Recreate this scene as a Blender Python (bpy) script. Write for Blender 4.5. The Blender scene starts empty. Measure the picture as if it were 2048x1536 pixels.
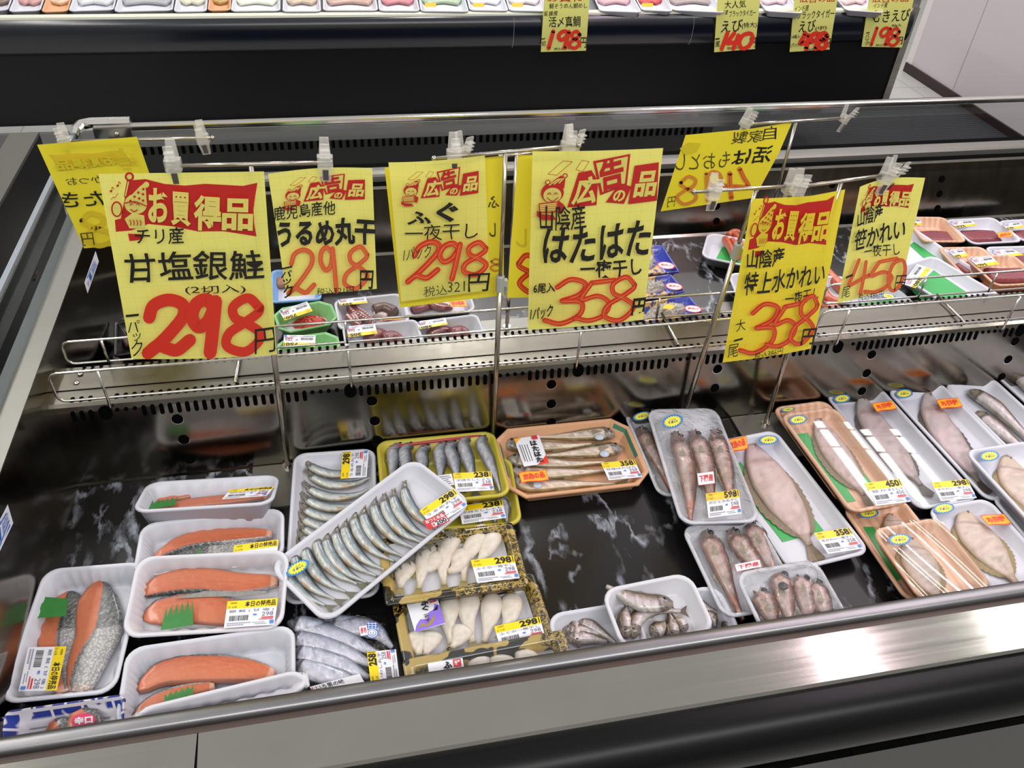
import bpy, math, random
from mathutils import Vector, Matrix, noise
from mathutils.geometry import tessellate_polygon
random.seed(11)
SC = bpy.context.scene
COL = SC.collection
PI = math.pi

# ---------------------------------------------------------------- camera model
RX, RY, RZ = -0.69879042, -0.06378878, -0.23875196
F = 1660.0
CAM = Vector((0, 0, 1.0))
cx, sx, cy, sy, cz, sz = math.cos(RX), math.sin(RX), math.cos(RY), math.sin(RY), math.cos(RZ), math.sin(RZ)
_M = Matrix(((cz, -sz, 0), (sz, cz, 0), (0, 0, 1))) @ Matrix(((1, 0, 0), (0, cx, -sx), (0, sx, cx))) @ Matrix(((cy, 0, sy), (0, 1, 0), (-sy, 0, cy)))

def ray(px, py):
    return _M @ Vector(((px - 1024) / F, 1, (768 - py) / F))
def at(px, py, z):
    d = ray(px, py); return CAM + d * ((z - 1.0) / d.z)
def aty(px, py, y):
    d = ray(px, py); return CAM + d * (y / d.y)
def hit(px, py, p0, n):
    d = ray(px, py); return CAM + d * ((p0 - CAM).dot(n) / d.dot(n))

cam = bpy.data.objects.new('camera', bpy.data.cameras.new('camera'))
COL.objects.link(cam)
R3 = Matrix((_M.col[0], _M.col[2], -_M.col[1])).transposed()
cam.matrix_world = Matrix.Translation(CAM) @ R3.to_4x4()
cam.data.sensor_width = 36; cam.data.lens = F / 2048 * 36; cam.data.clip_start = 0.01
SC.camera = cam

# ---------------------------------------------------------------- materials
def lin(h):
    h = h.lstrip('#'); r = []
    for i in (0, 2, 4):
        c = int(h[i:i + 2], 16) / 255
        r.append(c / 12.92 if c <= 0.04045 else ((c + 0.055) / 1.055) ** 2.4)
    return (r[0], r[1], r[2], 1)
_mats = {}
class NT:
    def __init__(s, name):
        s.m = bpy.data.materials.new(name); s.m.use_nodes = True
        s.t = s.m.node_tree; s.t.nodes.clear()
        s.out = s.n('ShaderNodeOutputMaterial')
    def n(s, typ, **kw):
        x = s.t.nodes.new(typ)
        for k, v in kw.items(): setattr(x, k, v)
        return x
    def l(s, a, b): s.t.links.new(a, b)
    def tex(s, scale, rot=None, kind='Object'):
        c = s.n('ShaderNodeTexCoord'); mp = s.n('ShaderNodeMapping')
        mp.inputs['Scale'].default_value = scale if isinstance(scale, tuple) else (scale,) * 3
        if rot: mp.inputs['Rotation'].default_value = rot
        s.l(c.outputs[kind], mp.inputs['Vector']); return mp.outputs['Vector']
    def noise(s, vec, scale, detail=3, rough=.5, dist=0):
        x = s.n('ShaderNodeTexNoise'); x.inputs['Scale'].default_value = scale; x.inputs['Detail'].default_value = detail
        x.inputs['Roughness'].default_value = rough; x.inputs['Distortion'].default_value = dist
        if vec: s.l(vec, x.inputs['Vector'])
        return x.outputs['Fac']
    def ramp(s, fac, stops, interp='LINEAR'):
        x = s.n('ShaderNodeValToRGB'); x.color_ramp.interpolation = interp
        e = x.color_ramp.elements
        while len(e) < len(stops): e.new(0.5)
        for i, (p, c) in enumerate(stops):
            e[i].position = p; e[i].color = lin(c) if isinstance(c, str) else (c, c, c, 1)
        s.l(fac, x.inputs['Fac']); return x.outputs['Color']
    def mix(s, fac, a, b, mode='MIX'):
        x = s.n('ShaderNodeMix', data_type='RGBA', blend_type=mode)
        for sock, v in ((x.inputs[0], fac), (x.inputs[6], a), (x.inputs[7], b)):
            if isinstance(v, (int, float)): sock.default_value = v
            elif isinstance(v, str): sock.default_value = lin(v)
            else: s.l(v, sock)
        return x.outputs[2]
    def bsdf(s, color, rough=.5, metal=0, spec=.5, bump=None, bstr=.2, bdist=.002, sss=0, coat=0):
        b = s.n('ShaderNodeBsdfPrincipled')
        for k, v in (('Base Color', color), ('Roughness', rough)):
            if isinstance(v, str): b.inputs[k].default_value = lin(v)
            elif isinstance(v, (int, float)): b.inputs[k].default_value = v
            else: s.l(v, b.inputs[k])
        b.inputs['Metallic'].default_value = metal; b.inputs['Specular IOR Level'].default_value = spec
        if coat: b.inputs['Coat Weight'].default_value = coat; b.inputs['Coat Roughness'].default_value = .08
        if sss: b.inputs['Subsurface Weight'].default_value = sss; b.inputs['Subsurface Radius'].default_value = (.006, .004, .003); b.inputs['Subsurface Scale'].default_value = 1
        if bump is not None:
            bp = s.n('ShaderNodeBump'); bp.inputs['Strength'].default_value = bstr; bp.inputs['Distance'].default_value = bdist
            s.l(bump, bp.inputs['Height']); s.l(bp.outputs['Normal'], b.inputs['Normal'])
        s.l(b.outputs['BSDF'], s.out.inputs['Surface']); return b

def mat(name, color, rough=.5, metal=0, spec=.5, nz=0, nscale=40, bump=0, coat=0):
    if name in _mats: return _mats[name]
    t = NT(name); c = color; h = None
    v = t.tex(1.0); f = t.noise(v, nscale, 4)
    if nz:
        x = t.n('ShaderNodeMapRange'); x.inputs['To Min'].default_value = 1 - nz; x.inputs['To Max'].default_value = 1 + nz * .6
        t.l(f, x.inputs['Value']); c = t.mix(1.0, color, x.outputs[0], 'MULTIPLY')
    t.bsdf(c, rough, metal, spec, f if bump else None, bump, coat=coat)
    _mats[name] = t.m; return t.m

def brushed(name, color, rough=.2, sc=(6, 160, 160), amt=.12, grime=.12, bump=.03):
    t = NT(name); v = t.tex(sc); f = t.noise(v, 1, 3); g = t.noise(t.tex(1.0), 9, 5, .6)
    r = t.n('ShaderNodeMapRange'); r.inputs['To Min'].default_value = max(.03, rough - amt); r.inputs['To Max'].default_value = rough + amt
    t.l(f, r.inputs['Value'])
    x = t.n('ShaderNodeMapRange'); x.inputs['To Min'].default_value = 1 - grime * 2; x.inputs['To Max'].default_value = 1 + grime
    t.l(g, x.inputs['Value']); c = t.mix(1.0, color, x.outputs[0], 'MULTIPLY')
    t.bsdf(c, r.outputs[0], 1.0, .5, f, bump, .001); return t.m

M = {}
M['steel'] = brushed('stainless_steel', '#b9b3ab', .24, (3, 140, 140))
M['steel_panel'] = brushed('worn_stainless_panel', '#8f897e', .16, (60, 60, 4), .07, .22, .02)
M['ledge'] = brushed('brushed_steel_ledge', '#a5a29b', .13, (2, 160, 160), .06, .06, .008)
M['chrome'] = mat('chrome_wire', '#d6d2cc', .13, 1)
M['rod'] = mat('steel_rod', '#b8b0a4', .2, 1)
M['grey_trim'] = mat('grey_metal_trim', '#7f7d77', .36, .7, nz=.05)
M['dark_glasket'] = mat('dark_gasket', '#3c4446', .35)
M['black_gloss'] = mat('black_gloss_enamel', '#07070c', .28, spec=.5)
M['black_satin'] = mat('black_satin_enamel', '#050407', .42, spec=.35)
M['bumper'] = mat('dark_bumper', '#040506', .32, spec=.2)
M['navy_bumper'] = mat('dark_navy_bumper', '#0a101c', .22, spec=.7)
M['hole'] = mat('dark_opening', '#040405', .9, spec=.05)
M['cream'] = mat('cream_rim', '#c9cbbc', .4)
M['kick'] = mat('grey_kick_panel', '#7f7f80', .3, .6)
M['plastic_grey'] = mat('grey_plastic_collar', '#a9aba4', .45)
def marble():
    t = NT('black_marble_pattern')
    v = t.tex((1, .45, 1), (0, 0, .75))
    ns = t.n('ShaderNodeTexNoise'); ns.inputs['Scale'].default_value = 11; ns.inputs['Detail'].default_value = 6; ns.inputs['Roughness'].default_value = .65; t.l(v, ns.inputs['Vector'])
    ad = t.n('ShaderNodeVectorMath', operation='MULTIPLY_ADD'); ad.inputs[1].default_value = (.09, .09, 0); t.l(ns.outputs['Color'], ad.inputs[0]); t.l(v, ad.inputs[2])
    def crack(scale, w, mscale, lo, hi):
        vo = t.n('ShaderNodeTexVoronoi', feature='DISTANCE_TO_EDGE'); vo.inputs['Scale'].default_value = scale; t.l(ad.outputs[0], vo.inputs['Vector'])
        return t.mix(1.0, t.ramp(vo.outputs['Distance'], [(0.0, 1.0), (w * .4, .7), (w, 0.0)]), t.ramp(t.noise(t.tex((1, .55, 1), (0, 0, .75)), mscale, 4, .65), [(lo, 0.0), (hi, 1.0)]), 'MULTIPLY')
    k = t.mix(1.0, crack(9, .035, 6, .50, .57), crack(24, .07, 8, .54, .62), 'ADD')
    k = t.mix(1.0, k, t.ramp(t.noise(v, 70, 3, .6), [(.36, .25), (.6, 1.0)]), 'MULTIPLY')
    c = t.mix(k, t.mix(t.noise(t.tex(1.0), 14, 3), '#0b0a0b', '#1d1b1c'), '#a2a8b4')
    t.bsdf(c, .2, 0, .4); return t.m
M['marble'] = marble()
def glass(name, tint, gl=.12, rough=.02, bstr=0, bsc=30, minfac=.02):
    t = NT(name)
    tr = t.n('ShaderNodeBsdfTransparent'); tr.inputs['Color'].default_value = tint
    g = t.n('ShaderNodeBsdfGlossy'); g.inputs['Roughness'].default_value = rough
    lw = t.n('ShaderNodeLayerWeight'); lw.inputs['Blend'].default_value = .5
    if bstr:
        bp = t.n('ShaderNodeBump'); bp.inputs['Strength'].default_value = bstr; bp.inputs['Distance'].default_value = .004
        t.l(t.noise(t.tex(1.0), bsc, 3, .6, .8), bp.inputs['Height']); t.l(bp.outputs['Normal'], g.inputs['Normal']); t.l(bp.outputs['Normal'], lw.inputs['Normal'])
    pw = t.n('ShaderNodeMath', operation='POWER'); pw.inputs[1].default_value = 5; t.l(lw.outputs['Facing'], pw.inputs[0])
    mm = t.n('ShaderNodeMath', operation='MULTIPLY_ADD', use_clamp=True); mm.inputs[1].default_value = gl * .9; mm.inputs[2].default_value = .04 * gl + minfac
    t.l(pw.outputs[0], mm.inputs[0])
    mx = t.n('ShaderNodeMixShader'); t.l(mm.outputs[0], mx.inputs[0]); t.l(tr.outputs[0], mx.inputs[1]); t.l(g.outputs[0], mx.inputs[2])
    t.l(mx.outputs[0], t.out.inputs['Surface']); return t.m
M['glass'] = glass('clear_glass', (.86, .89, .87, 1), 1.0, .02)
M['film'] = glass('stretched_film', (.98, .98, .98, 1), 1.5, .04)
M['wrinkle'] = glass('wrinkled_film', (.99, .99, .99, 1), 1.8, .05, 1.0, 75, .0)
def acrylic():
    t = NT('clear_acrylic'); tr = t.n('ShaderNodeBsdfTransparent'); p = t.bsdf('#e9e6dd', .12); mx = t.n('ShaderNodeMixShader'); mx.inputs[0].default_value = .30
    t.l(tr.outputs[0], mx.inputs[1]); t.l(p.outputs[0], mx.inputs[2]); t.l(mx.outputs[0], t.out.inputs['Surface']); return t.m
M['clip'] = acrylic()
M['steel_top'] = brushed('dull_top_plate', '#77736a', .33, (60, 60, 4), .08, .15, .02)
M['rim'] = brushed('matte_steel_rim', '#8b8a8c', .36, (3, 120, 120), .08, .12, .01)

# ---------------------------------------------------------------- mesh helpers
def mesh(name, verts, faces, mats, parent=None, smooth=False, mi=None, col=None):
    me = bpy.data.meshes.new(name); me.from_pydata([tuple(v) for v in verts], [], faces)
    for m in (mats if isinstance(mats, (list, tuple)) else [mats]): me.materials.append(m)
    if mi: me.polygons.foreach_set('material_index', mi)
    if smooth: me.polygons.foreach_set('use_smooth', [True] * len(me.polygons))
    if col:
        a = me.color_attributes.new('Col', 'FLOAT_COLOR', 'POINT')
        a.data.foreach_set('color', [x for c in col for x in (c[0], c[1], c[2], 1.0)])
    me.update()
    o = bpy.data.objects.new(name, me); COL.objects.link(o)
    if parent: o.parent = parent
    return o
def tag(o, label, cat, group=None, kind=None):
    o['label'] = label; o['category'] = cat
    if group: o['group'] = group
    if kind: o['kind'] = kind
    return o
def empty(name, loc=(0, 0, 0), mw=None):
    o = bpy.data.objects.new(name, None); o.empty_display_size = .02; COL.objects.link(o)
    if mw is not None: o.matrix_world = mw
    else: o.location = loc
    return o
class MB:
    def __init__(s): s.v = []; s.f = []; s.mi = []
    def add(s, vs, fs, m=0):
        b = len(s.v); s.v += [Vector(v) for v in vs]
        for f in fs: s.f.append([i + b for i in f]); s.mi.append(m)
    def box(s, a, b, m=0):
        x0, y0, z0 = a; x1, y1, z1 = b
        s.add([(x0, y0, z0), (x1, y0, z0), (x1, y1, z0), (x0, y1, z0), (x0, y0, z1), (x1, y0, z1), (x1, y1, z1), (x0, y1, z1)],
              [(0, 3, 2, 1), (4, 5, 6, 7), (0, 1, 5, 4), (1, 2, 6, 5), (2, 3, 7, 6), (3, 0, 4, 7)], m)
    def tube(s, pts, r, n=8, m=0, cap=True):
        pts = [Vector(p) for p in pts]; b = len(s.v); k = len(pts); up = None
        for i, p in enumerate(pts):
            t = ((pts[min(i + 1, k - 1)] - pts[max(i - 1, 0)])).normalized()
            if up is None: up = t.orthogonal().normalized()
            up = (up - t * up.dot(t)).normalized(); w = t.cross(up)
            rr = r[i] if isinstance(r, (list, tuple)) else r
            for j in range(n):
                a = 2 * PI * j / n; s.v.append(p + (up * math.cos(a) + w * math.sin(a)) * rr)
        for i in range(k - 1):
            for j in range(n):
                s.f.append([b + i * n + j, b + i * n + (j + 1) % n, b + (i + 1) * n + (j + 1) % n, b + (i + 1) * n + j]); s.mi.append(m)
        if cap:
            s.f.append([b + j for j in range(n)][::-1]); s.mi.append(m)
            s.f.append([b + (k - 1) * n + j for j in range(n)]); s.mi.append(m)
    def ell(s, c, rad, m=0, nu=10, nv=6, rot=None):
        vs = []; fs = []
        for i in range(nv + 1):
            p = PI * i / nv
            for j in range(nu):
                a = 2 * PI * j / nu; v = Vector((rad[0] * math.sin(p) * math.cos(a), rad[1] * math.sin(p) * math.sin(a), rad[2] * math.cos(p)))
                if rot is not None: v = rot @ v
                vs.append(v + Vector(c))
        for i in range(nv):
            for j in range(nu): fs.append([i * nu + j, (i + 1) * nu + j, (i + 1) * nu + (j + 1) % nu, i * nu + (j + 1) % nu])
        s.add(vs, fs, m)
    def build(s, name, mats, parent=None, smooth=False):
        return mesh(name, s.v, s.f, mats, parent, smooth, s.mi)
def catmull(pts, n):
    pts = [Vector(p) for p in pts]; k = len(pts)
    if k == 2: return [pts[0].lerp(pts[1], i / (n - 1)) for i in range(n)]
    out = []
    for i in range(n):
        t = i / (n - 1) * (k - 1); j = min(int(t), k - 2); u = t - j
        p1, p2 = pts[j], pts[j + 1]
        p0 = pts[j - 1] if j > 0 else p1 * 2 - p2
        p3 = pts[j + 2] if j + 2 < k else p2 * 2 - p1
        out.append(.5 * ((2 * p1) + (p2 - p0) * u + (2 * p0 - 5 * p1 + 4 * p2 - p3) * u * u + (3 * p1 - p0 - 3 * p2 + p3) * u ** 3))
    return out
def extrude(prof, x0, x1, name, m, parent=None, smooth=True, nx=1, closed=False):
    n = len(prof); vs = []; fs = []
    for i in range(nx + 1):
        x = x0 + (x1 - x0) * i / nx; vs += [(x, y, z) for y, z in prof]
    for i in range(nx):
        for j in range(n if closed else n - 1): fs.append((i * n + j, (i + 1) * n + j, (i + 1) * n + (j + 1) % n, i * n + (j + 1) % n))
    return mesh(name, vs, fs, m, parent, smooth)

# ---------------------------------------------------------------- flat print (writing, labels)
_tc = {}
def text2d(s, bold=0.0):
    k = (s, bold)
    if k not in _tc:
        c = bpy.data.curves.new('t', 'FONT'); c.body = s; c.offset = bold; c.resolution_u = 2 if len(s) > 1 else 4
        o = bpy.data.objects.new('t', c); COL.objects.link(o)
        me = bpy.data.meshes.new_from_object(o.evaluated_get(bpy.context.evaluated_depsgraph_get()))
        vs = [(v.co.x, v.co.y) for v in me.vertices]; fs = [tuple(p.vertices) for p in me.polygons]
        bpy.data.objects.remove(o); bpy.data.curves.remove(c); bpy.data.meshes.remove(me)
        if vs:
            x0 = min(v[0] for v in vs); x1 = max(v[0] for v in vs); y0 = min(v[1] for v in vs); y1 = max(v[1] for v in vs)
            vs = [((x - x0) / max(x1 - x0, 1e-6), (y - y0) / max(y1 - y0, 1e-6)) for x, y in vs]
        _tc[k] = (vs, fs)
    return _tc[k]
DIG = {
 '2': [[(.06, .70), (.16, .92), (.48, 1), (.80, .88), (.84, .66), (.62, .42), (.32, .18), (.03, 0)], [(.03, 0), (.26, .13), (.48, .05), (.70, 0), (.98, .16)]],
 '9': [[(.90, .82), (.62, 1), (.25, .93), (.08, .70), (.28, .50), (.62, .58), (.88, .84)], [(.93, .96), (.82, .5), (.68, 0)]],
 '8': [[(.84, .80), (.56, 1), (.24, .86), (.30, .64), (.62, .50), (.92, .27), (.60, 0), (.16, .12), (.18, .36), (.52, .54), (.80, .70), (.84, .80)]],
 '3': [[(.16, .84), (.46, 1), (.86, .88), (.78, .64), (.36, .52)], [(.36, .52), (.86, .46), (.90, .18), (.48, 0), (.03, .10)]],
 '5': [[(.98, 1), (.38, .96)], [(.38, .96), (.16, .55), (.58, .62), (.90, .42), (.78, .12), (.42, 0), (.03, .08)]],
 '4': [[(.40, 1), (.22, .7), (.02, .38), (.5, .40), (.98, .44)], [(.76, .86), (.70, .4), (.62, 0)]],
 '1': [[(.62, 1), (.5, .5), (.38, 0)]],
 '0': [[(.60, 1), (.22, .86), (.06, .42), (.32, .02), (.72, .10), (.96, .56), (.82, .92), (.56, 1)]],
}
class Print:
    """2-D artwork in any flat coordinate frame (picture pixels or unit label coordinates)."""
    def __init__(s, mats): s.mats = mats; s.v = []; s.f = []; s.mi = []; s.lay = 0
    def _m(s, m): return s.mats.index(m)
    def poly(s, pts, m):
        s.lay += 1; b = len(s.v); s.v += [(p[0], p[1], s.lay) for p in pts]; s.f.append(list(range(b, b + len(pts)))); s.mi.append(s._m(m))
    def fan(s, c, pts, m):
        s.lay += 1; b = len(s.v); s.v.append((c[0], c[1], s.lay)); s.v += [(p[0], p[1], s.lay) for p in pts]; n = len(pts)
        for i in range(n): s.f.append([b, b + 1 + i, b + 1 + (i + 1) % n]); s.mi.append(s._m(m))
    def quad(s, bl, br, tl, u0, v0, u1, v1, m):
        s.poly([s.af(bl, br, tl, a, b) for a, b in ((u0, v0), (u1, v0), (u1, v1), (u0, v1))], m)
    @staticmethod
    def af(bl, br, tl, u, v):
        return (bl[0] + (br[0] - bl[0]) * u + (tl[0] - bl[0]) * v, bl[1] + (br[1] - bl[1]) * u + (tl[1] - bl[1]) * v)
    def text(s, t, bl, br, tl, m, bold=.0, wob=0.0):
        s.lay += 1; vs, fs = text2d(t, bold); b = len(s.v); ph = random.random() * 9
        for x, y in vs:
            if wob:
                n = len(t)
                x2 = x + wob / n * math.sin(5 * y + ph + x * n * 2.1); y2 = y + wob * math.sin(x * n * 1.9 + ph) * .8
            else: x2, y2 = x, y
            p = s.af(bl, br, tl, x2, y2); s.v.append((p[0], p[1], s.lay))
        for f in fs: s.f.append([i + b for i in f]); s.mi.append(s._m(m))
    def stroke(s, pts, w, m, nn=None):
        s.lay += 1
        pl = catmull([(p[0], p[1], 0) for p in pts], nn or max(8, 7 * len(pts))); b = len(s.v); k = len(pl)
        for i, p in enumerate(pl):
            t = (pl[min(i + 1, k - 1)] - pl[max(i - 1, 0)]); t = t.normalized() if t.length > 1e-9 else Vector((1, 0, 0))
            n = Vector((-t.y, t.x, 0)) * w * .5
            s.v += [(p.x + n.x, p.y + n.y, s.lay), (p.x - n.x, p.y - n.y, s.lay)]
        for i in range(k - 1): s.f.append([b + 2 * i, b + 2 * i + 1, b + 2 * i + 3, b + 2 * i + 2]); s.mi.append(s._m(m))
        for e in (0, k - 1):
            p = pl[e]; c = len(s.v); s.v += [(p.x + w * .5 * math.cos(a * PI / 5), p.y + w * .5 * math.sin(a * PI / 5), s.lay) for a in range(10)]
            s.f.append(list(range(c, c + 10))); s.mi.append(s._m(m))
    def digit(s, d, bl, br, tl, w, m, m2=None):
        for st in DIG[d]:
            pts = [s.af(bl, br, tl, x, y) for x, y in st]
            s.stroke(pts, w, m)
            if m2:                       # dry-brush streaks inside the stroke
                s.stroke([(p[0] - w * .12, p[1] + w * .1) for p in pts], w * .16, m2)
                s.stroke([(p[0] + w * .2, p[1] - w * .14) for p in pts], w * .08, m2)
    def build(s, name, fn, parent=None, maxlen=0):
        if maxlen:                       # cut long faces so that the print follows a curved sheet
            nf, nm = [], []
            for f, m in zip(s.f, s.mi):
                ix = [tuple(s.v[i]) for i in f]
                if max(math.hypot(a[0] - b[0], a[1] - b[1]) for a, b in zip(ix, ix[1:] + ix[:1])) < maxlen: nf.append(f); nm.append(m); continue
                tris = [[f[k] for k in t] for t in tessellate_polygon([[Vector((a[0], a[1], 0)) for a in ix]])] if len(f) > 3 else [list(f)]
                st = tris
                while st:
                    t = st.pop(); L = [math.hypot(s.v[t[k]][0] - s.v[t[(k + 1) % 3]][0], s.v[t[k]][1] - s.v[t[(k + 1) % 3]][1]) for k in range(3)]; k = L.index(max(L))
                    if L[k] < maxlen: nf.append(t); nm.append(m); continue
                    a, b, c = t[k], t[(k + 1) % 3], t[(k + 2) % 3]; s.v.append(tuple((s.v[a][q] + s.v[b][q]) / 2 for q in range(3))); n = len(s.v) - 1
                    st += [[a, n, c], [n, b, c]]
            s.f, s.mi = nf, nm
        return mesh(name, [fn(*v) for v in s.v], s.f, s.mats, parent, False, s.mi)
# ================================================================= ROOM
FZ = -0.6
def tile_mat():
    t = NT('floor_tile'); b = t.n('ShaderNodeTexBrick'); b.offset = 0
    b.inputs['Scale'].default_value = 1; b.inputs['Brick Width'].default_value = .45; b.inputs['Row Height'].default_value = .45
    b.inputs['Mortar Size'].default_value = .003
    b.inputs['Color1'].default_value = lin('#b9b8b4'); b.inputs['Color2'].default_value = lin('#b2b1ad'); b.inputs['Mortar'].default_value = lin('#8d8c88')
    t.l(t.tex(1.0), b.inputs['Vector']); t.bsdf(b.outputs['Color'], .3); return t.m
def mat_rib():
    t = NT('ribbed_mat'); w = t.n('ShaderNodeTexWave'); w.inputs['Scale'].default_value = 14; w.bands_direction = 'Y'
    v = t.tex(1.0); t.l(v, w.inputs['Vector'])
    c = t.mix(t.noise(t.tex((60, 25, 1)), 3, 2), t.ramp(w.outputs['Fac'], [(.2, '#141417'), (.7, '#3d3f45')]), '#1c1c20')
    t.bsdf(c, .7); return t.m
fl = mesh('floor', [(-6, -3, FZ), (6, -3, FZ), (6, 9, FZ), (-6, 9, FZ)], [(0, 1, 2, 3)], tile_mat()); fl['kind'] = 'structure'
WX = 3.27
wmat = mat('wall_paint', '#cbc3c6', .45, nz=.03, nscale=2)
b = MB(); b.box((WX, 2.0, FZ), (WX + .12, 4.30, 2.4)); w = b.build('wall_right', wmat); w['kind'] = 'structure'
b = MB()
for y in (2.95, 3.86): b.box((WX - .0015, y, FZ + .05), (WX + .001, y + .004, 2.4))
w = b.build('trim_1', mat('panel_joint', '#a99fa0', .5)); w['kind'] = 'structure'
b = MB(); b.box((WX - .012, 2.0, FZ), (WX + .0, 4.302, FZ + .05)); w = b.build('baseboard_right', mat('brown_baseboard', '#2b1d1b', .4)); w['kind'] = 'structure'
b = MB(); b.box((WX - .004, 4.26, FZ + .05), (WX + .13, 4.31, 2.4)); w = b.build('trim_2', mat('corner_trim', '#dedad8', .4)); w['kind'] = 'structure'
_m0, _m1 = at(1400, 272, FZ + .012), at(1895, 194, FZ + .012)
b = MB(); b.box((_m0.x, 2.2, FZ), (_m1.x, _m1.y, FZ + .012)); tag(b.build('floor_mat', mat_rib()), 'black ribbed rubber floor mat in the aisle beside the wall', 'floor mat')

# ================================================================= MAIN CASE
case = tag(empty('display_case', (0, .75, FZ)), 'near stainless fish display case with black marble-pattern shelves and a raised perforated divider', 'display case')
def child(o, root=case):
    bpy.context.view_layer.update(); o.parent = root; o.matrix_parent_inverse = root.matrix_world.inverted(); return o
XL, XR = -0.452, 3.1
DY = 1.012                                        # foot of the divider
xs = [XL, .655, 1.75, XR]
for i in range(3):
    for y0, y1 in ((.54, DY - .004), (1.12, 1.645)):
        b = MB(); b.box((xs[i] + .001, y0, -.012), (xs[i + 1] - .001, y1, 0)); child(b.build('shelf_board', M['marble']))
# inner liner below boards
b = MB(); b.box((XL - .02, .52, -.06), (XR, 1.66, -.014)); child(b.build('liner', M['hole']))
# near rim
child(extrude([(.536, 0), (.536, .096), (.533, .102), (.519, .103), (.515, .099), (.515, .090)], XL - .06, XR, 'front_rim', M['rim']))
child(extrude([(.515, .0915), (.507, .0905)], XL - .06, XR, 'rim_gasket', mat('brown_gasket', '#4d3d36', .5)))
child(extrude([(.507, .0925), (.448, .0865), (.445, .083), (.445, .074)], XL - .06, XR, 'front_ledge', M['ledge'], smooth=False))
for px in (395,):
    x = at(px, 1490, .089).x
    b = MB(); b.box((x - .0006, .4448, .084), (x + .0006, .5072, .0929)); child(b.build('ledge_joint', M['hole']))
bp = [(.446, .078)] + [(.436 - .045 * math.sin(a), .033 + .045 * math.cos(a)) for a in [i * PI / 10 for i in range(11)]] + [(.43, -.012)]
bp += [(.421, -.03), (.419, -.05)]
child(extrude(bp, XL - .06, XR, 'bumper', M['bumper']))
child(extrude([(.41, -.05), (.41, FZ)], XL - .06, XR, 'front_panel', mat('dark_grey_front', '#2a2823', .35)))
# left end panel
b = MB(); b.add([(XL + .004, .536, 0), (XL + .004, 1.66, 0), (-.466, 1.7, .185), (-.466, .53, .185)], [(0, 1, 2, 3)])
o = child(b.build('end_panel', M['steel_panel']))
child(extrude([(-.466, .186), (-.497, .186), (-.498, .15)], 0, 1, 'end_rim', M['grey_trim']))
# (profile is along y for this one)
eo = bpy.data.objects['end_rim']; eo.data.clear_geometry()
eo.data.from_pydata([(-.466, .51, .18), (-.466, .51, .187), (-.498, .51, .187), (-.498, .51, .1), (-.466, 1.72, .18), (-.466, 1.72, .187), (-.498, 1.72, .187), (-.498, 1.72, .1)], [], [(0, 1, 5, 4), (1, 2, 6, 5), (2, 3, 7, 6), (0, 3, 2, 1), (4, 5, 6, 7)]); eo.data.update()
b = MB(); b.box((-.522, .51, -.3), (-.4985, 1.8, .176)); child(b.build('end_gasket', M['dark_glasket']))
b = MB(); b.add([(-.53, .8, .0), (-.53, 1.83, .0), (-.53, 1.83, .246), (-.53, .8, .246)], [(0, 1, 2, 3)]); child(b.build('end_glass', M['glass']))
b = MB(); b.box((-.535, .8, .243), (-.526, 1.80, .25)); child(b.build('end_glass_edge', mat('frosted_edge', '#8b929a', .3, .4, nz=.2, nscale=300)))
# maker's stickers on the end panel
STK = [mat('sticker_white', '#e4e6f0', .4), mat('sticker_blue', '#2a62b8', .4), mat('sticker_pale_blue', '#9db4dc', .4)]
def panel_sticker(corners):
    pr = Print(STK); bl, br, tl, tr = corners
    pr.poly([bl, br, tr, tl], STK[0]); af = lambda u, v: (bl[0] + (br[0] - bl[0]) * u + (tl[0] - bl[0]) * v, bl[1] + (br[1] - bl[1]) * u + (tl[1] - bl[1]) * v)
    for q in (((.12, .3), (.3, .85), (.36, .85), (.2, .3)), ((.12, .55), (.12, .85), (.22, .85)), ((.82, .3), (.7, .75), (.76, .75), (.88, .3)), ((.88, .5), (.9, .2), (.78, .2)), ((.3, .3), (.3, .42), (.74, .42), (.74, .3))):
        pr.poly([af(*p) for p in q], STK[1])
    pr.text('LOADLINE', af(.34, .5), af(.7, .5), af(.34, .8), STK[1], .01)
    for i in range(9): pr.poly([af(.3 + i * .05, .12), af(.33 + i * .05, .12), af(.33 + i * .05, .2), af(.3 + i * .05, .2)], STK[2])
    p0 = Vector((XL + .004, .536, 0)); n = Vector((-.185, 0, -.018)).cross(Vector((0, 1, 0))).normalized()
    n = Vector((.185, 0, .018)).normalized()
    return child(pr.build('load_line_sticker', lambda x, y, l: hit(x, y, p0, n) + n * (.0004 + .0002 * l)))
panel_sticker([(168, 565), (174.5, 587), (190.5, 502), (197, 523)][:4] if False else [(174.5, 587), (168, 565), (197, 523), (190.5, 502)])
panel_sticker([(-14, 1130), (-20, 1075), (25.5, 1046), (14.5, 1009)])
# divider
BZ = .150                                        # height of the divider's bend
XD = XL - .02
tp = [(DY - .006, .0), (DY - .004, .004), (1.022, .138), (1.025, .147), (1.031, BZ)]
child(extrude([(1.031, BZ), (1.062, BZ - .001)], XL - .014, XR, 'divider_top', M['steel_top'], smooth=False))
child(extrude(tp, XL - .014, XR, 'divider_front', M['steel_panel'], smooth=False))
child(extrude([(1.062, BZ + .0005), (1.120, BZ - .002), (1.127, BZ - .007), (1.129, BZ - .03), (1.132, 0)], XL - .014, XR, 'divider_back', M['steel_top'], smooth=False))
def pill(mb, c, u, v, hw, hh, n=6):               # a slot: half width hw along u, half length hh along v
    c = Vector(c); pts = []
    for s, a0 in ((1, 0), (-1, PI)):
        for i in range(n + 1):
            a = a0 + PI * i / n; pts.append(c + u * hw * math.cos(a) + v * (s * (hh - hw) + hw * math.sin(a)))
    mb.add(pts, [list(range(len(pts)))])
U = Vector((1, 0, 0))
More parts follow.
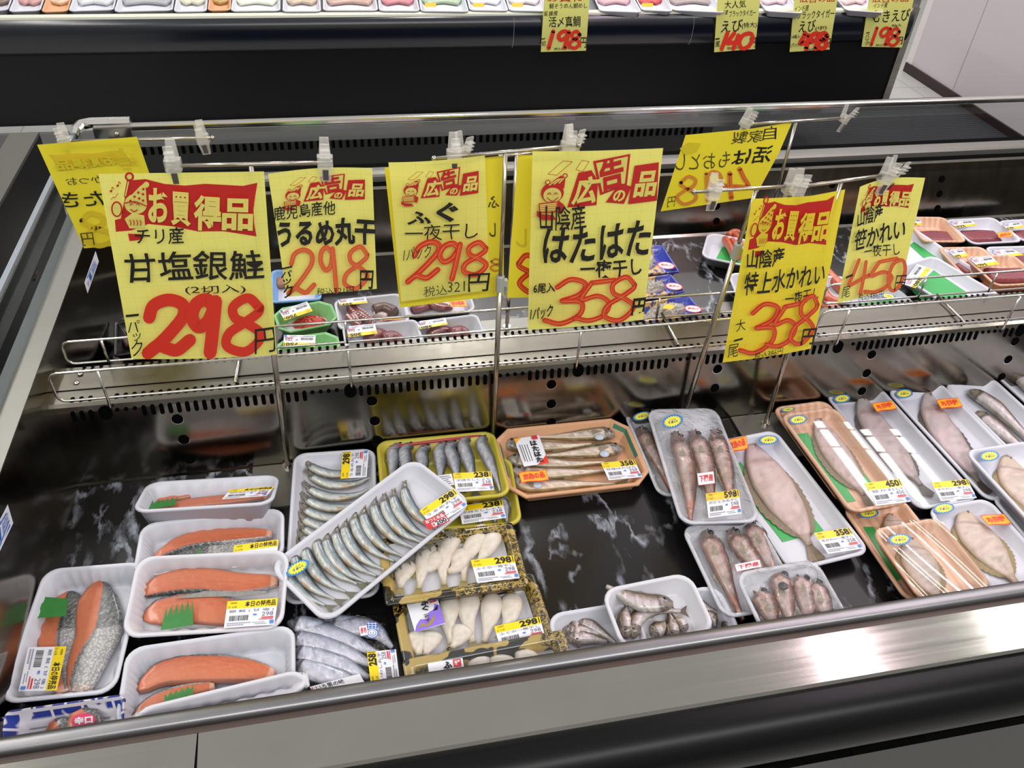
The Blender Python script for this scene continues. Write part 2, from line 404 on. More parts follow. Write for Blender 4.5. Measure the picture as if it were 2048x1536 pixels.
vf = Vector((0, .010, .134)).normalized(); nf = Vector((0, -.134, .014)).normalized()
def front_pt(x, z): return Vector((x, DY - .004 + (z - .004) * .014 / .134, z)) + nf * .0008
slots = MB(); holes = MB(); ring = MB()
vft = Vector((0, .014, .134)).normalized()
hooks = [aty(px, py, 1.025).x for px, py in ((200, 790), (697, 745), (1159, 710), (1690, 650), (2060, 620))]
step = .0125; x = XL + .03
while x < XR - .05:
    d = min(abs(x - h) for h in hooks)
    ph = (x - XL) % .30
    if d > .016 and not (XL + .07 < x < XL + .085):
        short = .075 < ph < .12
        c = front_pt(x, .1315 if not short else .137)
        pill(slots, c, U, vft, .0032, .0095 if not short else .0034)
        if d > .012: pill(slots, Vector((x, 1.0385, BZ + .0006)), U, Vector((0, 1, 0)), .0032, .0062)
        pill(slots, Vector((x + .002, 1.1085, BZ + .0002)), U, Vector((0, 1, 0)), .0029, .0036)
        pill(slots, Vector((x + .002, 1.1193, BZ - .0004)), U, Vector((0, 1, -.1)).normalized(), .0029, .0034)
    x += step
for h in hooks: pill(slots, front_pt(h, .133), U, vft, .0095, .0125)
child(slots.build('slotted_strip', M['hole']))
for hx in [aty(1105, 745, 1.02).x + k * (aty(1105, 745, 1.02).x - aty(742, 778, 1.02).x) for k in range(-2, 9)]:
    for i, z in enumerate((.110, .070, .030)):
        if hx > XL + .03:
            hb = MB(); pill(hb, front_pt(hx + i * .002, z - .0006) - nf * .0003, U, vft, .0096, .0096); hb.mi = [1]; pill(hb, front_pt(hx + i * .002, z), U, vft, .0088, .0088)
            child(hb.build('vent_hole', [M['hole'], M['chrome']]))
for p in ((160, 748, 1.04), (153, 766, 1.04)):
    q = at(p[0], p[1], BZ); sc = MB(); sc.ell((q.x, q.y, BZ + .001), (.0045, .0045, .0022)); child(sc.build('panel_screw', M['chrome'], None, True))
for px, py in ((136, 871),):
    q = aty(px, py, 1.016); sc = MB(); sc.ell((q.x, q.y - .001, q.z), (.004, .002, .004))
# far wall of the well
fw = [(1.640, 0), (1.645, .005), (1.672, .125), (1.676, .145), (1.68, .15)]
child(extrude(fw, XL, XR, 'rear_liner', M['steel_panel'], smooth=False))
child(extrude([(1.68, .15), (1.688, .150), (1.688, .151), (1.70, .151)], XL, XR, 'rear_gasket', M['hole'], smooth=False))
child(extrude([(1.700, .146), (1.702, .162), (1.706, .166), (1.738, .167), (1.742, .164), (1.742, .15)], XL - .07, XR, 'rear_rim', M['grey_trim'], smooth=False))
child(extrude([(1.742, .152), (1.748, .130), (1.845, .126), (1.845, FZ)], XL - .07, XR, 'rear_body', M['hole'], smooth=False))
nfw = Vector((0, -.12, .027)).normalized(); vfw = Vector((0, .027, .12)).normalized()
hx0 = aty(1425, 452, 1.65).x
for k in range(-4, 9):
    for i, z in enumerate((.105, .068, .032)):
        c = Vector((hx0 + k * .302 + .004 * i, 1.645 + (z - .005) * .027 / .12, z)) + nfw * .0008
        if XL + .05 < c.x < XR: hb = MB(); pill(hb, c, U, vfw, .0088, .0088); child(hb.build('vent_hole', M['hole']))
# glass parapet with rail
GY = 1.83
b = MB(); b.add([(-.50, GY, .13), (XR, GY, .13), (XR, GY, .232), (-.50, GY, .232)], [(0, 1, 2, 3)]); child(b.build('rear_glass', M['glass']))
b = MB(); b.box((-.50, GY - .009, .232), (XR, GY + .009, .246)); ob = child(b.build('rear_rail', M['chrome']))
m = ob.modifiers.new('bev', 'BEVEL'); m.width = .004; m.segments = 3
b = MB(); b.tube([(-.529, 1.775, .246), (-.529, 1.80, .249), (-.522, 1.822, .25), (-.505, GY, .25), (-.46, GY, .25), (-.425, GY, .25)], [.009, .0105, .0115, .0115, .0115, .011], 8)
b.box((-.50, GY - .016, .165), (-.425, GY + .012, .243)); b.ell((-.455, GY - .017, .23), (.005, .003, .005))
child(b.build('rail_corner_bracket', M['chrome'], None, False))

# ================================================================= WIRE FENCES
def fence(name, x0, x1, y, zb, zt, ups, label, lean=.0, hook=True):
    root = tag(empty(name, (x0, y, zb - .012)), label, 'wire fence', 'wire fences along the divider')
    r = .0021; rad = .012
    def loc(p): return Vector(p) - root.location
    pts = [(x1, y + lean, zt)]
    pts += [(x0 + rad, y + lean, zt)] + [(x0 + rad - rad * math.sin(a), y + lean, zt - rad + rad * math.cos(a)) for a in (.5, 1.1, PI / 2)]
    pts += [(x0, y, zb + rad)] + [(x0 + rad - rad * math.cos(a), y, zb + rad - rad * math.sin(a)) for a in (.5, 1.1, PI / 2)] + [(x1, y, zb)]
    pts += [(x1 + rad * math.sin(a), y, zb + rad - rad * math.cos(a)) for a in (.5, 1.1, PI / 2)] + [(x1 + rad, y + lean, zt - rad)] + [(x1 + rad * math.cos(a), y + lean, zt - rad + rad * math.sin(a)) for a in (.5, 1.1)] + [(x1, y + lean, zt)]
    b = MB(); b.tube([loc(p) for p in pts], r, 6, cap=False); b.build('loop_wire', M['chrome'], root, True)
    for u in ups:
        b = MB(); q = [(u, y + lean - .003, zt), (u, y - .003, zb)]
        if hook: q += [(u, y - .004, zb - .014), (u, y - .002, zb - .022)]
        b.tube([loc(p) for p in q], r * 1.05, 6); b.build('upright_wire', M['chrome'], root, True)
    return root
A = lambda px, py, y: aty(px, py, y)
yf = 1.022
f1 = A(95, 745, yf); f1b = A(108, 770, yf); f2 = A(1633, 640, yf)
fence('wire_fence', f1.x, A(1500, 630, yf).x, yf - .002, .164, f1.z, [A(190, 735, yf).x + .004, A(695, 690, yf).x, A(1160, 660, yf).x], 'chrome wire fence on the front edge of the divider, left section', -.002)
fence('wire_fence', f2.x + .004, 2.7, yf - .002, .164, f1.z, [A(1690, 630, yf).x, A(2030, 600, yf).x, 1.75, 2.2], 'chrome wire fence on the front edge of the divider, right section', -.002)
yr = 1.128
r1 = A(120, 685, yr); r2 = A(1655, 571, yr)
fence('wire_fence', r1.x, A(1480, 585, yr).x, yr, .150, r1.z, [A(207, 690, yr).x, A(470, 670, yr).x, A(690, 640, yr).x, A(1318, 600, yr).x], 'chrome wire fence on the back edge of the divider, left section', .0, False)
fence('wire_fence', r2.x, 2.7, yr, .150, r1.z, [A(1842, 575, yr).x, A(1985, 560, yr).x, 2.0], 'chrome wire fence on the back edge of the divider, right section', .0, False)
for px, py in ((1340, 660), (480, 730), (1900, 620)):   # struts over the divider top
    q = at(px, py, BZ)
    b = MB(); b.tube([(-.004, -.05, .006), (.0, .046, .004)], .0024, 6)
    o = b.build('fence_strut', M['chrome'], None, True); o.location = (q.x, q.y, BZ)
    tag(o, {1340: 'short steel strut across the divider top behind the front price card', 480: 'short steel strut across the divider top under the 298 salmon card', 1900: 'short steel strut across the divider top at the right'}[px], 'strut')

# ================================================================= FAR CASE
far = tag(empty('display_case', (.5, 3.3, FZ)), 'far black display case across the aisle, packs along its cream top edge', 'display case')
FY = 3.05; FX0, FX1 = -3.2, 2.285
def fc(o): return child(o, far)
zt = aty(1000, 28, FY).z
fc(extrude([(FY + .03, zt), (FY + .026, zt + .004), (FY - .004, zt + .003), (FY - .006, zt - .004)], FX0, FX1, 'top_rim', M['cream'], smooth=False))
z1 = aty(1000, 96, FY).z
prof = [(FY - .004, zt - .004)] + [(FY - .004 - .02 * math.sin(a), (zt + z1) / 2 + (zt - z1) / 2 * .92 * math.cos(a)) for a in [.35 + i * (PI - .7) / 8 for i in range(9)]] + [(FY, z1)]
for xa, xb in ((FX0, .6605), (.661, 1.3455), (1.346, FX1 - .02)):
    fc(extrude(prof, xa, xb, 'bumper', M['navy_bumper']))
z2 = aty(1000, 222, FY).z
fc(extrude([(FY, z1), (FY, z2), (FY + .02, z2 - .01)], FX0, FX1 - .015, 'front_panel', M['black_satin'], smooth=False))
b = MB(); b.box((FX1 - .03, FY - .008, z2 - .005), (FX1, FY + .006, zt + .01)); fc(b.build('end_trim', M['steel']))
b = MB(); b.box((FX1 - .004, FY + .006, z2), (FX1 + .004, FY + .9, zt + .08)); fc(b.build('end_panel', M['steel']))
z3 = aty(1000, 262, FY + .03).z
fc(extrude([(FY - .03, z2 - .012), (FY - .03, z2 - .02), (FY - .0, z3)], FX0, aty(1490, 232, FY).x, 'kick_panel', M['kick'], smooth=False))
fc(extrude([(FY + .0, z3), (FY + .03, FZ + .02)], FX0, aty(1425, 262, FY).x, 'grille_panel', mat('black_grille', '#151517', .4), smooth=False))
b = MB(); x = FX0 + .05
while x < aty(1425, 262, FY).x - .05:
    if int(x / .9 + 50) % 6 != 5: b.box((x, FY - .002, z3 - .03), (x + .012, FY + .002, z3 - .002))
    x += .027
fc(b.build('grille_slots', M['hole']))
fc(extrude([(FY + .03, zt - .02), (FY + .6, zt - .02)], FX0, FX1 - .004, 'shelf_board', mat('grey_shelf', '#85878a', .4)))
fc(extrude([(FY + .6, zt - .02), (FY + .62, zt + .5)], FX0, FX1 - .004, 'rear_liner', M['steel']))

# neighbouring case end, left
nb = tag(empty('neighbour_case', (-.75, 1.2, FZ)), 'end of the neighbouring dark case at the left edge', 'display case')
b = MB(); b.box((-.7, -.2, FZ), (-.66, 1.98, .165)); child(b.build('side_panel', M['black_satin']), nb)
b = MB(); b.box((-.72, -.2, .165), (-.66, 1.98, .172)); child(b.build('top_rim', mat('olive_grey_trim', '#57564f', .4, .4)), nb)

# ================================================================= LIGHT
def area(name, loc, sx, sy, power, col=(1, 1, 1), rot=(0, 0, 0)):
    l = bpy.data.lights.new(name, 'AREA'); l.shape = 'RECTANGLE'; l.size = sx; l.size_y = sy; l.energy = power; l.color = col
    o = bpy.data.objects.new(name, l); o.location = loc; o.rotation_euler = rot; COL.objects.link(o); return o
area('ceiling_tube', (1.72, 1.9, 2.1), .09, 3.2, 28, (1, .78, .90))
area('ceiling_tube', (.55, 3.4, 2.1), .16, 1.4, 26, (1, .98, .95))
area('ceiling_tube', (-1.5, 1.8, 2.1), .12, 3.4, 36, (1, .98, .94))
area('ceiling_tube', (2.45, 2.4, 2.1), .13, 3.4, 18, (1, .97, .97))
area('ceiling_tube', (2.95, 2.4, 2.1), .13, 3.4, 18, (1, .97, .97))
area('ceiling_tube', (.6, -.9, 2.1), 3.2, .3, 52, (1, .98, .96))
area('ceiling_tube', (.4, 4.2, 2.1), 4.0, .14, 30, (1, .98, .95))
wd = bpy.data.worlds.new('store_ambient'); SC.world = wd; wd.use_nodes = True
bg = wd.node_tree.nodes['Background']; bg.inputs['Strength'].default_value = 1.0
_wt = wd.node_tree; _tc2 = _wt.nodes.new('ShaderNodeTexCoord'); _sp = _wt.nodes.new('ShaderNodeSeparateXYZ'); _rp = _wt.nodes.new('ShaderNodeValToRGB'); _mr = _wt.nodes.new('ShaderNodeMapRange')
_mr.inputs['From Min'].default_value = -1; _wt.links.new(_tc2.outputs['Generated'], _sp.inputs[0]); _wt.links.new(_sp.outputs['Z'], _mr.inputs['Value']); _wt.links.new(_mr.outputs[0], _rp.inputs['Fac']); _wt.links.new(_rp.outputs[0], bg.inputs['Color'])
_e = _rp.color_ramp.elements; _e[0].position = .35; _e[0].color = (.16, .155, .15, 1); _e[1].position = .82; _e[1].color = (.66, .66, .64, 1); _e2 = _e.new(.55); _e2.color = (.34, .335, .325, 1)
SC.view_settings.view_transform = 'Standard'; SC.view_settings.look = 'None'; SC.view_settings.exposure = 0
SC.cycles.use_denoising = True; SC.cycles.transparent_max_bounces = 16; SC.cycles.max_bounces = 8; SC.cycles.caustics_reflective = False
# ================================================================= PACKS
def K(o, s):
    return lambda *p: [(o[0] + p[i] / s, o[1] + p[i + 1] / s) for i in range(0, len(p), 2)]
kA = K((0, 640), 2.926); kB = K((0, 1011), 2.926); kC = K((540, 840), 3.413); kD = K((960, 790), 3.413); kE = K((1080, 980), 3.413)
kF = K((1448, 700), 3.413); kG = K((1448, 860), 3.413); kH = K((540, 1130), 3.793); kI = K((1700, 400), 5.885); kJ = K((540, 560), 4.655); kL = K((1220, 440), 6.024)
px_ = K((0, 0), 1)

def colmat(name, rough=.35, spec=.5, nz=.25, sc=(60, 60, 60), sss=0, coat=0, bump=.1, vor=0, vm=.75):
    t = NT(name); a = t.n('ShaderNodeVertexColor'); a.layer_name = 'Col'
    f = t.noise(t.tex(sc), 4, 4, .6)
    x = t.n('ShaderNodeMapRange'); x.inputs['To Min'].default_value = 1 - nz; x.inputs['To Max'].default_value = 1 + nz
    t.l(f, x.inputs['Value']); c = t.mix(1.0, a.outputs['Color'], x.outputs[0], 'MULTIPLY'); h = f
    if vor:
        v = t.n('ShaderNodeTexVoronoi'); v.inputs['Scale'].default_value = vor; t.l(t.tex(1.0), v.inputs['Vector'])
        r = t.ramp(v.outputs['Distance'], [(.0, 1.0), (.3, .85), (.6, .35)])
        c = t.mix(vm, c, t.mix(1.0, c, r, 'MULTIPLY'))
    t.bsdf(c, rough, 0, spec, h, bump, .001, sss, coat); return t.m
M['fish'] = colmat('fish_skin', .28, .65, .3, (110, 110, 110), coat=.35, vor=800, vm=.22, bump=.05)
M['flesh'] = colmat('fish_flesh', .38, .5, .12, (70, 70, 70), .25)
M['salmon'] = colmat('salmon_flesh', .36, .5, .10, (160, 40, 40), .2, .2)
M['scales'] = colmat('silver_scales', .25, .7, .3, (200, 200, 200), coat=.3, vor=330)
M['octopus'] = colmat('octopus_skin', .3, .5, .3, (90, 90, 90), .1, .3)
M['fin'] = mat('fin_membrane', '#8a7f6c', .5, nz=.3, nscale=300)
M['eye'] = mat('fish_eye', '#15161a', .15)
M['eyering'] = mat('eye_ring', '#a9adae', .3)
def foam(name, color, rough=.35):
    t = NT(name); n1 = t.noise(t.tex(1.0), 400, 2)
    t.bsdf(color, rough, 0, .4, n1, .05, .0005, .0); return t.m
M['foam'] = foam('white_foam', '#c9cad3'); M['foam2'] = foam('white_foam_bright', '#d0cfd6')
M['yellow_tray'] = foam('yellow_foam', '#b9ac3c'); M['green_tray'] = foam('pale_green_foam', '#8fc98a'); M['peach'] = foam('peach_foam', '#d3a17c')
M['blue_tray'] = foam('pale_blue_foam', '#7ea9dc'); M['black_tray'] = foam('dark_tray', '#141214', .2)
def wood():
    t = NT('wood_print_foam'); w = t.n('ShaderNodeTexWave'); w.inputs['Scale'].default_value = 22; w.inputs['Distortion'].default_value = 2.5; w.inputs['Detail'].default_value = 2
    w.bands_direction = 'X'; t.l(t.tex((1, .12, 1)), w.inputs['Vector'])
    t.bsdf(t.ramp(w.outputs['Fac'], [(.2, '#cfa184'), (.7, '#dcb497')]), .3); return t.m
M['wood'] = wood()
def goldblack():
    t = NT('black_gold_print'); n1 = t.noise(t.tex((1, 1, 1)), 26, 2, .5, .4); n2 = t.noise(t.tex(1.0), 150, 4, .7, 1.5)
    a = t.ramp(n1, [(.50, '#0c0b0c'), (.515, '#b59a52')]); s = t.ramp(n2, [(.46, '#0d0b08'), (.54, '#b09348')])
    m = t.ramp(t.noise(t.tex(1.0), 14, 1), [(.52, 0.0), (.54, 1.0)])
    t.bsdf(t.mix(m, a, s), .22, 0, .6, coat=.4); return t.m
M['goldblack'] = goldblack()
def goldblue():
    t = NT('gold_blue_print'); n1 = t.noise(t.tex((1, 1, 1)), 60, 3, .6, .8)
    a = t.ramp(n1, [(.42, '#2c36a0'), (.46, '#1a1a2c'), (.5, '#c09a5c'), (.7, '#d8b983')])
    c = t.n('ShaderNodeTexCoord'); sp = t.n('ShaderNodeSeparateXYZ'); t.l(c.outputs['Object'], sp.inputs[0])
    g = t.ramp(sp.outputs['X'], [(.030, 0.0), (.034, 1.0)]); w = t.n('ShaderNodeTexWave'); w.inputs['Scale'].default_value = 60; w.bands_direction = 'Y'; t.l(t.tex(1.0), w.inputs['Vector'])
    bl = t.ramp(w.outputs['Fac'], [(.2, '#232f9a'), (.9, '#4658c8')])
    t.bsdf(t.mix(g, a, bl), .25, coat=.3); return t.m
M['goldblue'] = goldblue()
def bluebrick():
    t = NT('blue_brush_print'); b = t.n('ShaderNodeTexBrick'); b.inputs['Scale'].default_value = 1; b.inputs['Brick Width'].default_value = .034; b.inputs['Row Height'].default_value = .017
    b.inputs['Mortar Size'].default_value = .0016; b.inputs['Color1'].default_value = lin('#2b3f97'); b.inputs['Color2'].default_value = lin('#27398c'); b.inputs['Mortar'].default_value = lin('#e4e0e8')
    v = t.tex(1.0); t.l(v, b.inputs['Vector'])
    c = t.n('ShaderNodeTexCoord'); sp = t.n('ShaderNodeSeparateXYZ'); t.l(c.outputs['Object'], sp.inputs[0])
    m = t.ramp(sp.outputs['Z'], [(.0, 0.0), (.009, 0.0), (.0095, 1.0)])
    n1 = t.ramp(t.noise(t.tex((30, 30, 4)), 2, 1), [(.42, 0.0), (.47, 1.0)])
    t.bsdf(t.mix(t.mix(1.0, m, n1, 'MULTIPLY'), '#e2dde4', b.outputs['Color']), .3); return t.m
M['bluebrick'] = bluebrick()
M['greensheet'] = mat('green_sheet', '#2f9f4c', .4); M['baran'] = mat('green_plastic_leaf', '#2f7a32', .4, nz=.2, nscale=120)
M['red_skewer'] = mat('red_straw', '#b8434a', .3)

class Pack:
    def __init__(s, name, label, cat, q, z, H=.028, group=None):
        zs = z if isinstance(z, (list, tuple)) else (z,) * 4
        tl, tr, br, bl = [at(p[0], p[1], h) for p, h in zip(q, zs)]
        c = (tl + tr + br + bl) / 4; u = ((tr - tl) + (br - bl)) / 2; v = ((tl - bl) + (tr - br)) / 2
        s.W, s.D, s.H = u.length, v.length, H
        n = u.cross(v).normalized(); un, vn = u.normalized(), v.normalized()
        d = (un + vn).normalized(); e = (un - vn).normalized()           # orthogonal axes that keep the diagonal
        ux = (d + e).normalized(); vy = (d - e).normalized()
        s.skew = math.degrees(un.angle(vn)); base = c - n * H
        s.m = Matrix((ux, vy, n)).transposed().to_4x4(); s.m.translation = base; s.inv = s.m.inverted(); s.n = n
        s.root = tag(empty(name, mw=s.m), label, cat, group); s.rm = .016
    def loc(s, px, py, zl):
        return s.inv @ hit(px, py, s.m.translation + s.n * zl, s.n)
    def locs(s, pts, zl): return [s.loc(p[0], p[1], zl) for p in pts]
    def outline(s, off, r, nc=5, ns=1, octo=0):
        w, d = s.W / 2 - off, s.D / 2 - off; out = []
        if octo:
            k = octo - off * .4
            return [Vector((a, b, 0)) for a, b in ((w, -d + k), (w, d - k), (w - k, d), (-w + k, d), (-w, d - k), (-w, -d + k), (-w + k, -d), (w - k, -d))]
        r = max(r - off * .5, .004)
        cs = [(w - r, -d + r, -PI / 2), (w - r, d - r, 0), (-w + r, d - r, PI / 2), (-w + r, -d + r, PI)]
        for i, (cx_, cy_, a0) in enumerate(cs):
            arc = [Vector((cx_ + r * math.cos(a0 + PI / 2 * j / nc), cy_ + r * math.sin(a0 + PI / 2 * j / nc), 0)) for j in range(nc + 1)]
            out += arc
            nx = cs[(i + 1) % 4]; q = Vector((nx[0] + r * math.cos(nx[2]), nx[1] + r * math.sin(nx[2]), 0))
            for j in range(1, ns): out.append(arc[-1].lerp(q, j / ns))
        return out
    def tray(s, m, r=.018, wall=.010, lip=.005, ribs=0, octo=0, mat2=None, name='tray'):
        s.rm = r; H = s.H; ns = 26 if ribs else 1; nc = 5
        sec = [(wall + .002, 0), (.0035, H - .005), (.0005, H - .0045), (0, H - .002), (.0012, H - .0002), (lip * .5, H), (lip, H - .0006), (lip + .0015, H - .003)]
        if ribs: sec += [(lip + .0025 + wall * .15, H * .75, 1), (lip + wall * .75, H * .3, 1)]
        sec += [(lip + wall * .9, .005), (lip + wall + .004, .0028)]
        if octo: sec = sec[:6] + [(lip + .001, H - .002), (lip + wall, .005), (lip + wall + .003, .003)]
        vs = []; fs = []; mi = []; n = None
        for q in sec:
            o = s.outline(q[0], r, nc, ns, octo)
            if octo and q[0] == 0: pass
            n = len(o)
            for i, p in enumerate(o):
                if len(q) > 2: p = s.outline(q[0] + (.0022 if (i // 2) % 2 else 0), r, nc, ns)[i]
                vs.append((p.x, p.y, q[1]))
        for a in range(len(sec) - 1):
            for j in range(n): fs.append((a * n + j, a * n + (j + 1) % n, (a + 1) * n + (j + 1) % n, (a + 1) * n + j)); mi.append(1 if (mat2 and a >= len(sec) - 2) else 0)
        fs.append(tuple(range(n))[::-1]); mi.append(0)
        b = (len(sec) - 1) * n; fs.append(tuple(range(b, b + n))); mi.append(1 if mat2 else 0)
        o = mesh(name, vs, fs, [m, mat2] if mat2 else [m], s.root, not octo, mi)
        if not octo:
            for p in o.data.polygons: p.use_smooth = len(p.vertices) == 4
        return o
    def film(s, m=None, sag=.0, amp=.0008, bulge=None, name='film'):
        n1, n2 = 36, 36; vs = []; fs = []; sd = random.random() * 50
        for j in range(n2 + 1):
            for i in range(n1 + 1):
                u, v = i / n1 * 2 - 1, j / n2 * 2 - 1
                e = (1 - u * u) * (1 - v * v); x, y = u * s.W / 2 * .985, v * s.D / 2 * .985
                ed = 1 - max(abs(u), abs(v)); k = min(1, ed / .06)
                cr = max(0, abs(u) + abs(v) - 1.86); x *= 1 - cr * .5; y *= 1 - cr * .5
                z = s.H + .0008 - sag * e ** .5 + amp * k * noise.noise(Vector((x * 60 + sd, y * 60, 3)))
                if bulge: z += bulge(u, v)
                vs.append((x, y, z))
        for j in range(n2):
            for i in range(n1): a = j * (n1 + 1) + i; fs.append((a, a + 1, a + n1 + 2, a + n1 + 1))
        return mesh(name, vs, fs, m or M['film'], s.root, True)

def lerp3(a, b, t): return tuple(a[i] + (b[i] - a[i]) * t for i in range(3))
def stops(st, x):
    for (p0, c0), (p1, c1) in zip(st, st[1:]):
        if x <= p1: return lerp3(c0, c1, max(0, (x - p0) / (p1 - p0)))
    return st[-1][1]
def S(*a): return [(a[i], lin(a[i + 1])[:3]) for i in range(0, len(a), 2)]
def interp(st, x):
    for (p0, c0), (p1, c1) in zip(st, st[1:]):
        if x <= p1: return c0 + (c1 - c0) * max(0, (x - p0) / (p1 - p0))
    return st[-1][1]
def loft(spine, prof, colf, n=22, m=14, ex=1.0, name='fish', mats=None, parent=None, tail=None, mif=None):
    """spine: points on the supporting surface; prof(s)->(half width left, right, height); colf(s,x,y)"""
    P = catmull(spine, n); vs = []; fs = []; cs = []
    for i, p in enumerate(P):
        s_ = i / (n - 1); t = (P[min(i + 1, n - 1)] - P[max(i - 1, 0)]); t.z = 0; t.normalize(); nn = Vector((-t.y, t.x, 0)); wl, wr, h = prof(s_)
        for j in range(m):
            a = 2 * PI * j / m; x, y = math.cos(a), math.sin(a)
            if ex > 1.5:
                h_ = m // 2; q_ = (j % h_) / h_; x = (1 - 2 * q_) * (1 if j < h_ else -1); y = max(0, 1 - abs(x) ** (2 * ex)) ** (1 / (2 * ex)) * (1 if j < h_ else -1)
            elif ex != 1: x = math.copysign(abs(x) ** (1 / ex), x); y = math.copysign(abs(y) ** (1 / ex), y)
            vs.append(p + nn * (x * (wl if x > 0 else wr)) + Vector((0, 0, h * .5 * (y + 1)))); cs.append(colf(s_, x, y))
    for i in range(n - 1):
        for j in range(m): fs.append((i * m + j, (i + 1) * m + j, (i + 1) * m + (j + 1) % m, i * m + (j + 1) % m))
    def xc(j): return (1 - 2 * ((j % (m // 2)) + .5) / (m // 2)) * (1 if j < m // 2 else -1)
    mi = [(mif((i + .5) / (n - 1), xc(j)) if mif else 0) for i in range(n - 1) for j in range(m)]
    fs.append(tuple(range(m))); fs.append(tuple(range((n - 1) * m, n * m))[::-1]); mi += [0, 0]
    if tail:
        L, w, col = tail; p = P[-1].copy(); t = (P[-1] - P[-3]); t.z = 0; t.normalize(); nn = Vector((-t.y, t.x, 0)); z = Vector((0, 0, prof(.98)[2] * .5))
        b = len(vs); pw = prof(1.0)[0]
        for q in (p + nn * pw, p - nn * pw, p + t * L - nn * w, p + t * L * .72, p + t * L + nn * w): vs.append(q + z); cs.append(col)
        fs += [(b, b + 1, b + 3), (b + 1, b + 2, b + 3), (b, b + 3, b + 4)]; mi += [0] * 3
    o = mesh(name, vs, fs, mats or [M['fish']], parent, True, mi, cs)
    return o
def nz(p, k=1.0): return noise.noise(Vector(p)) * k

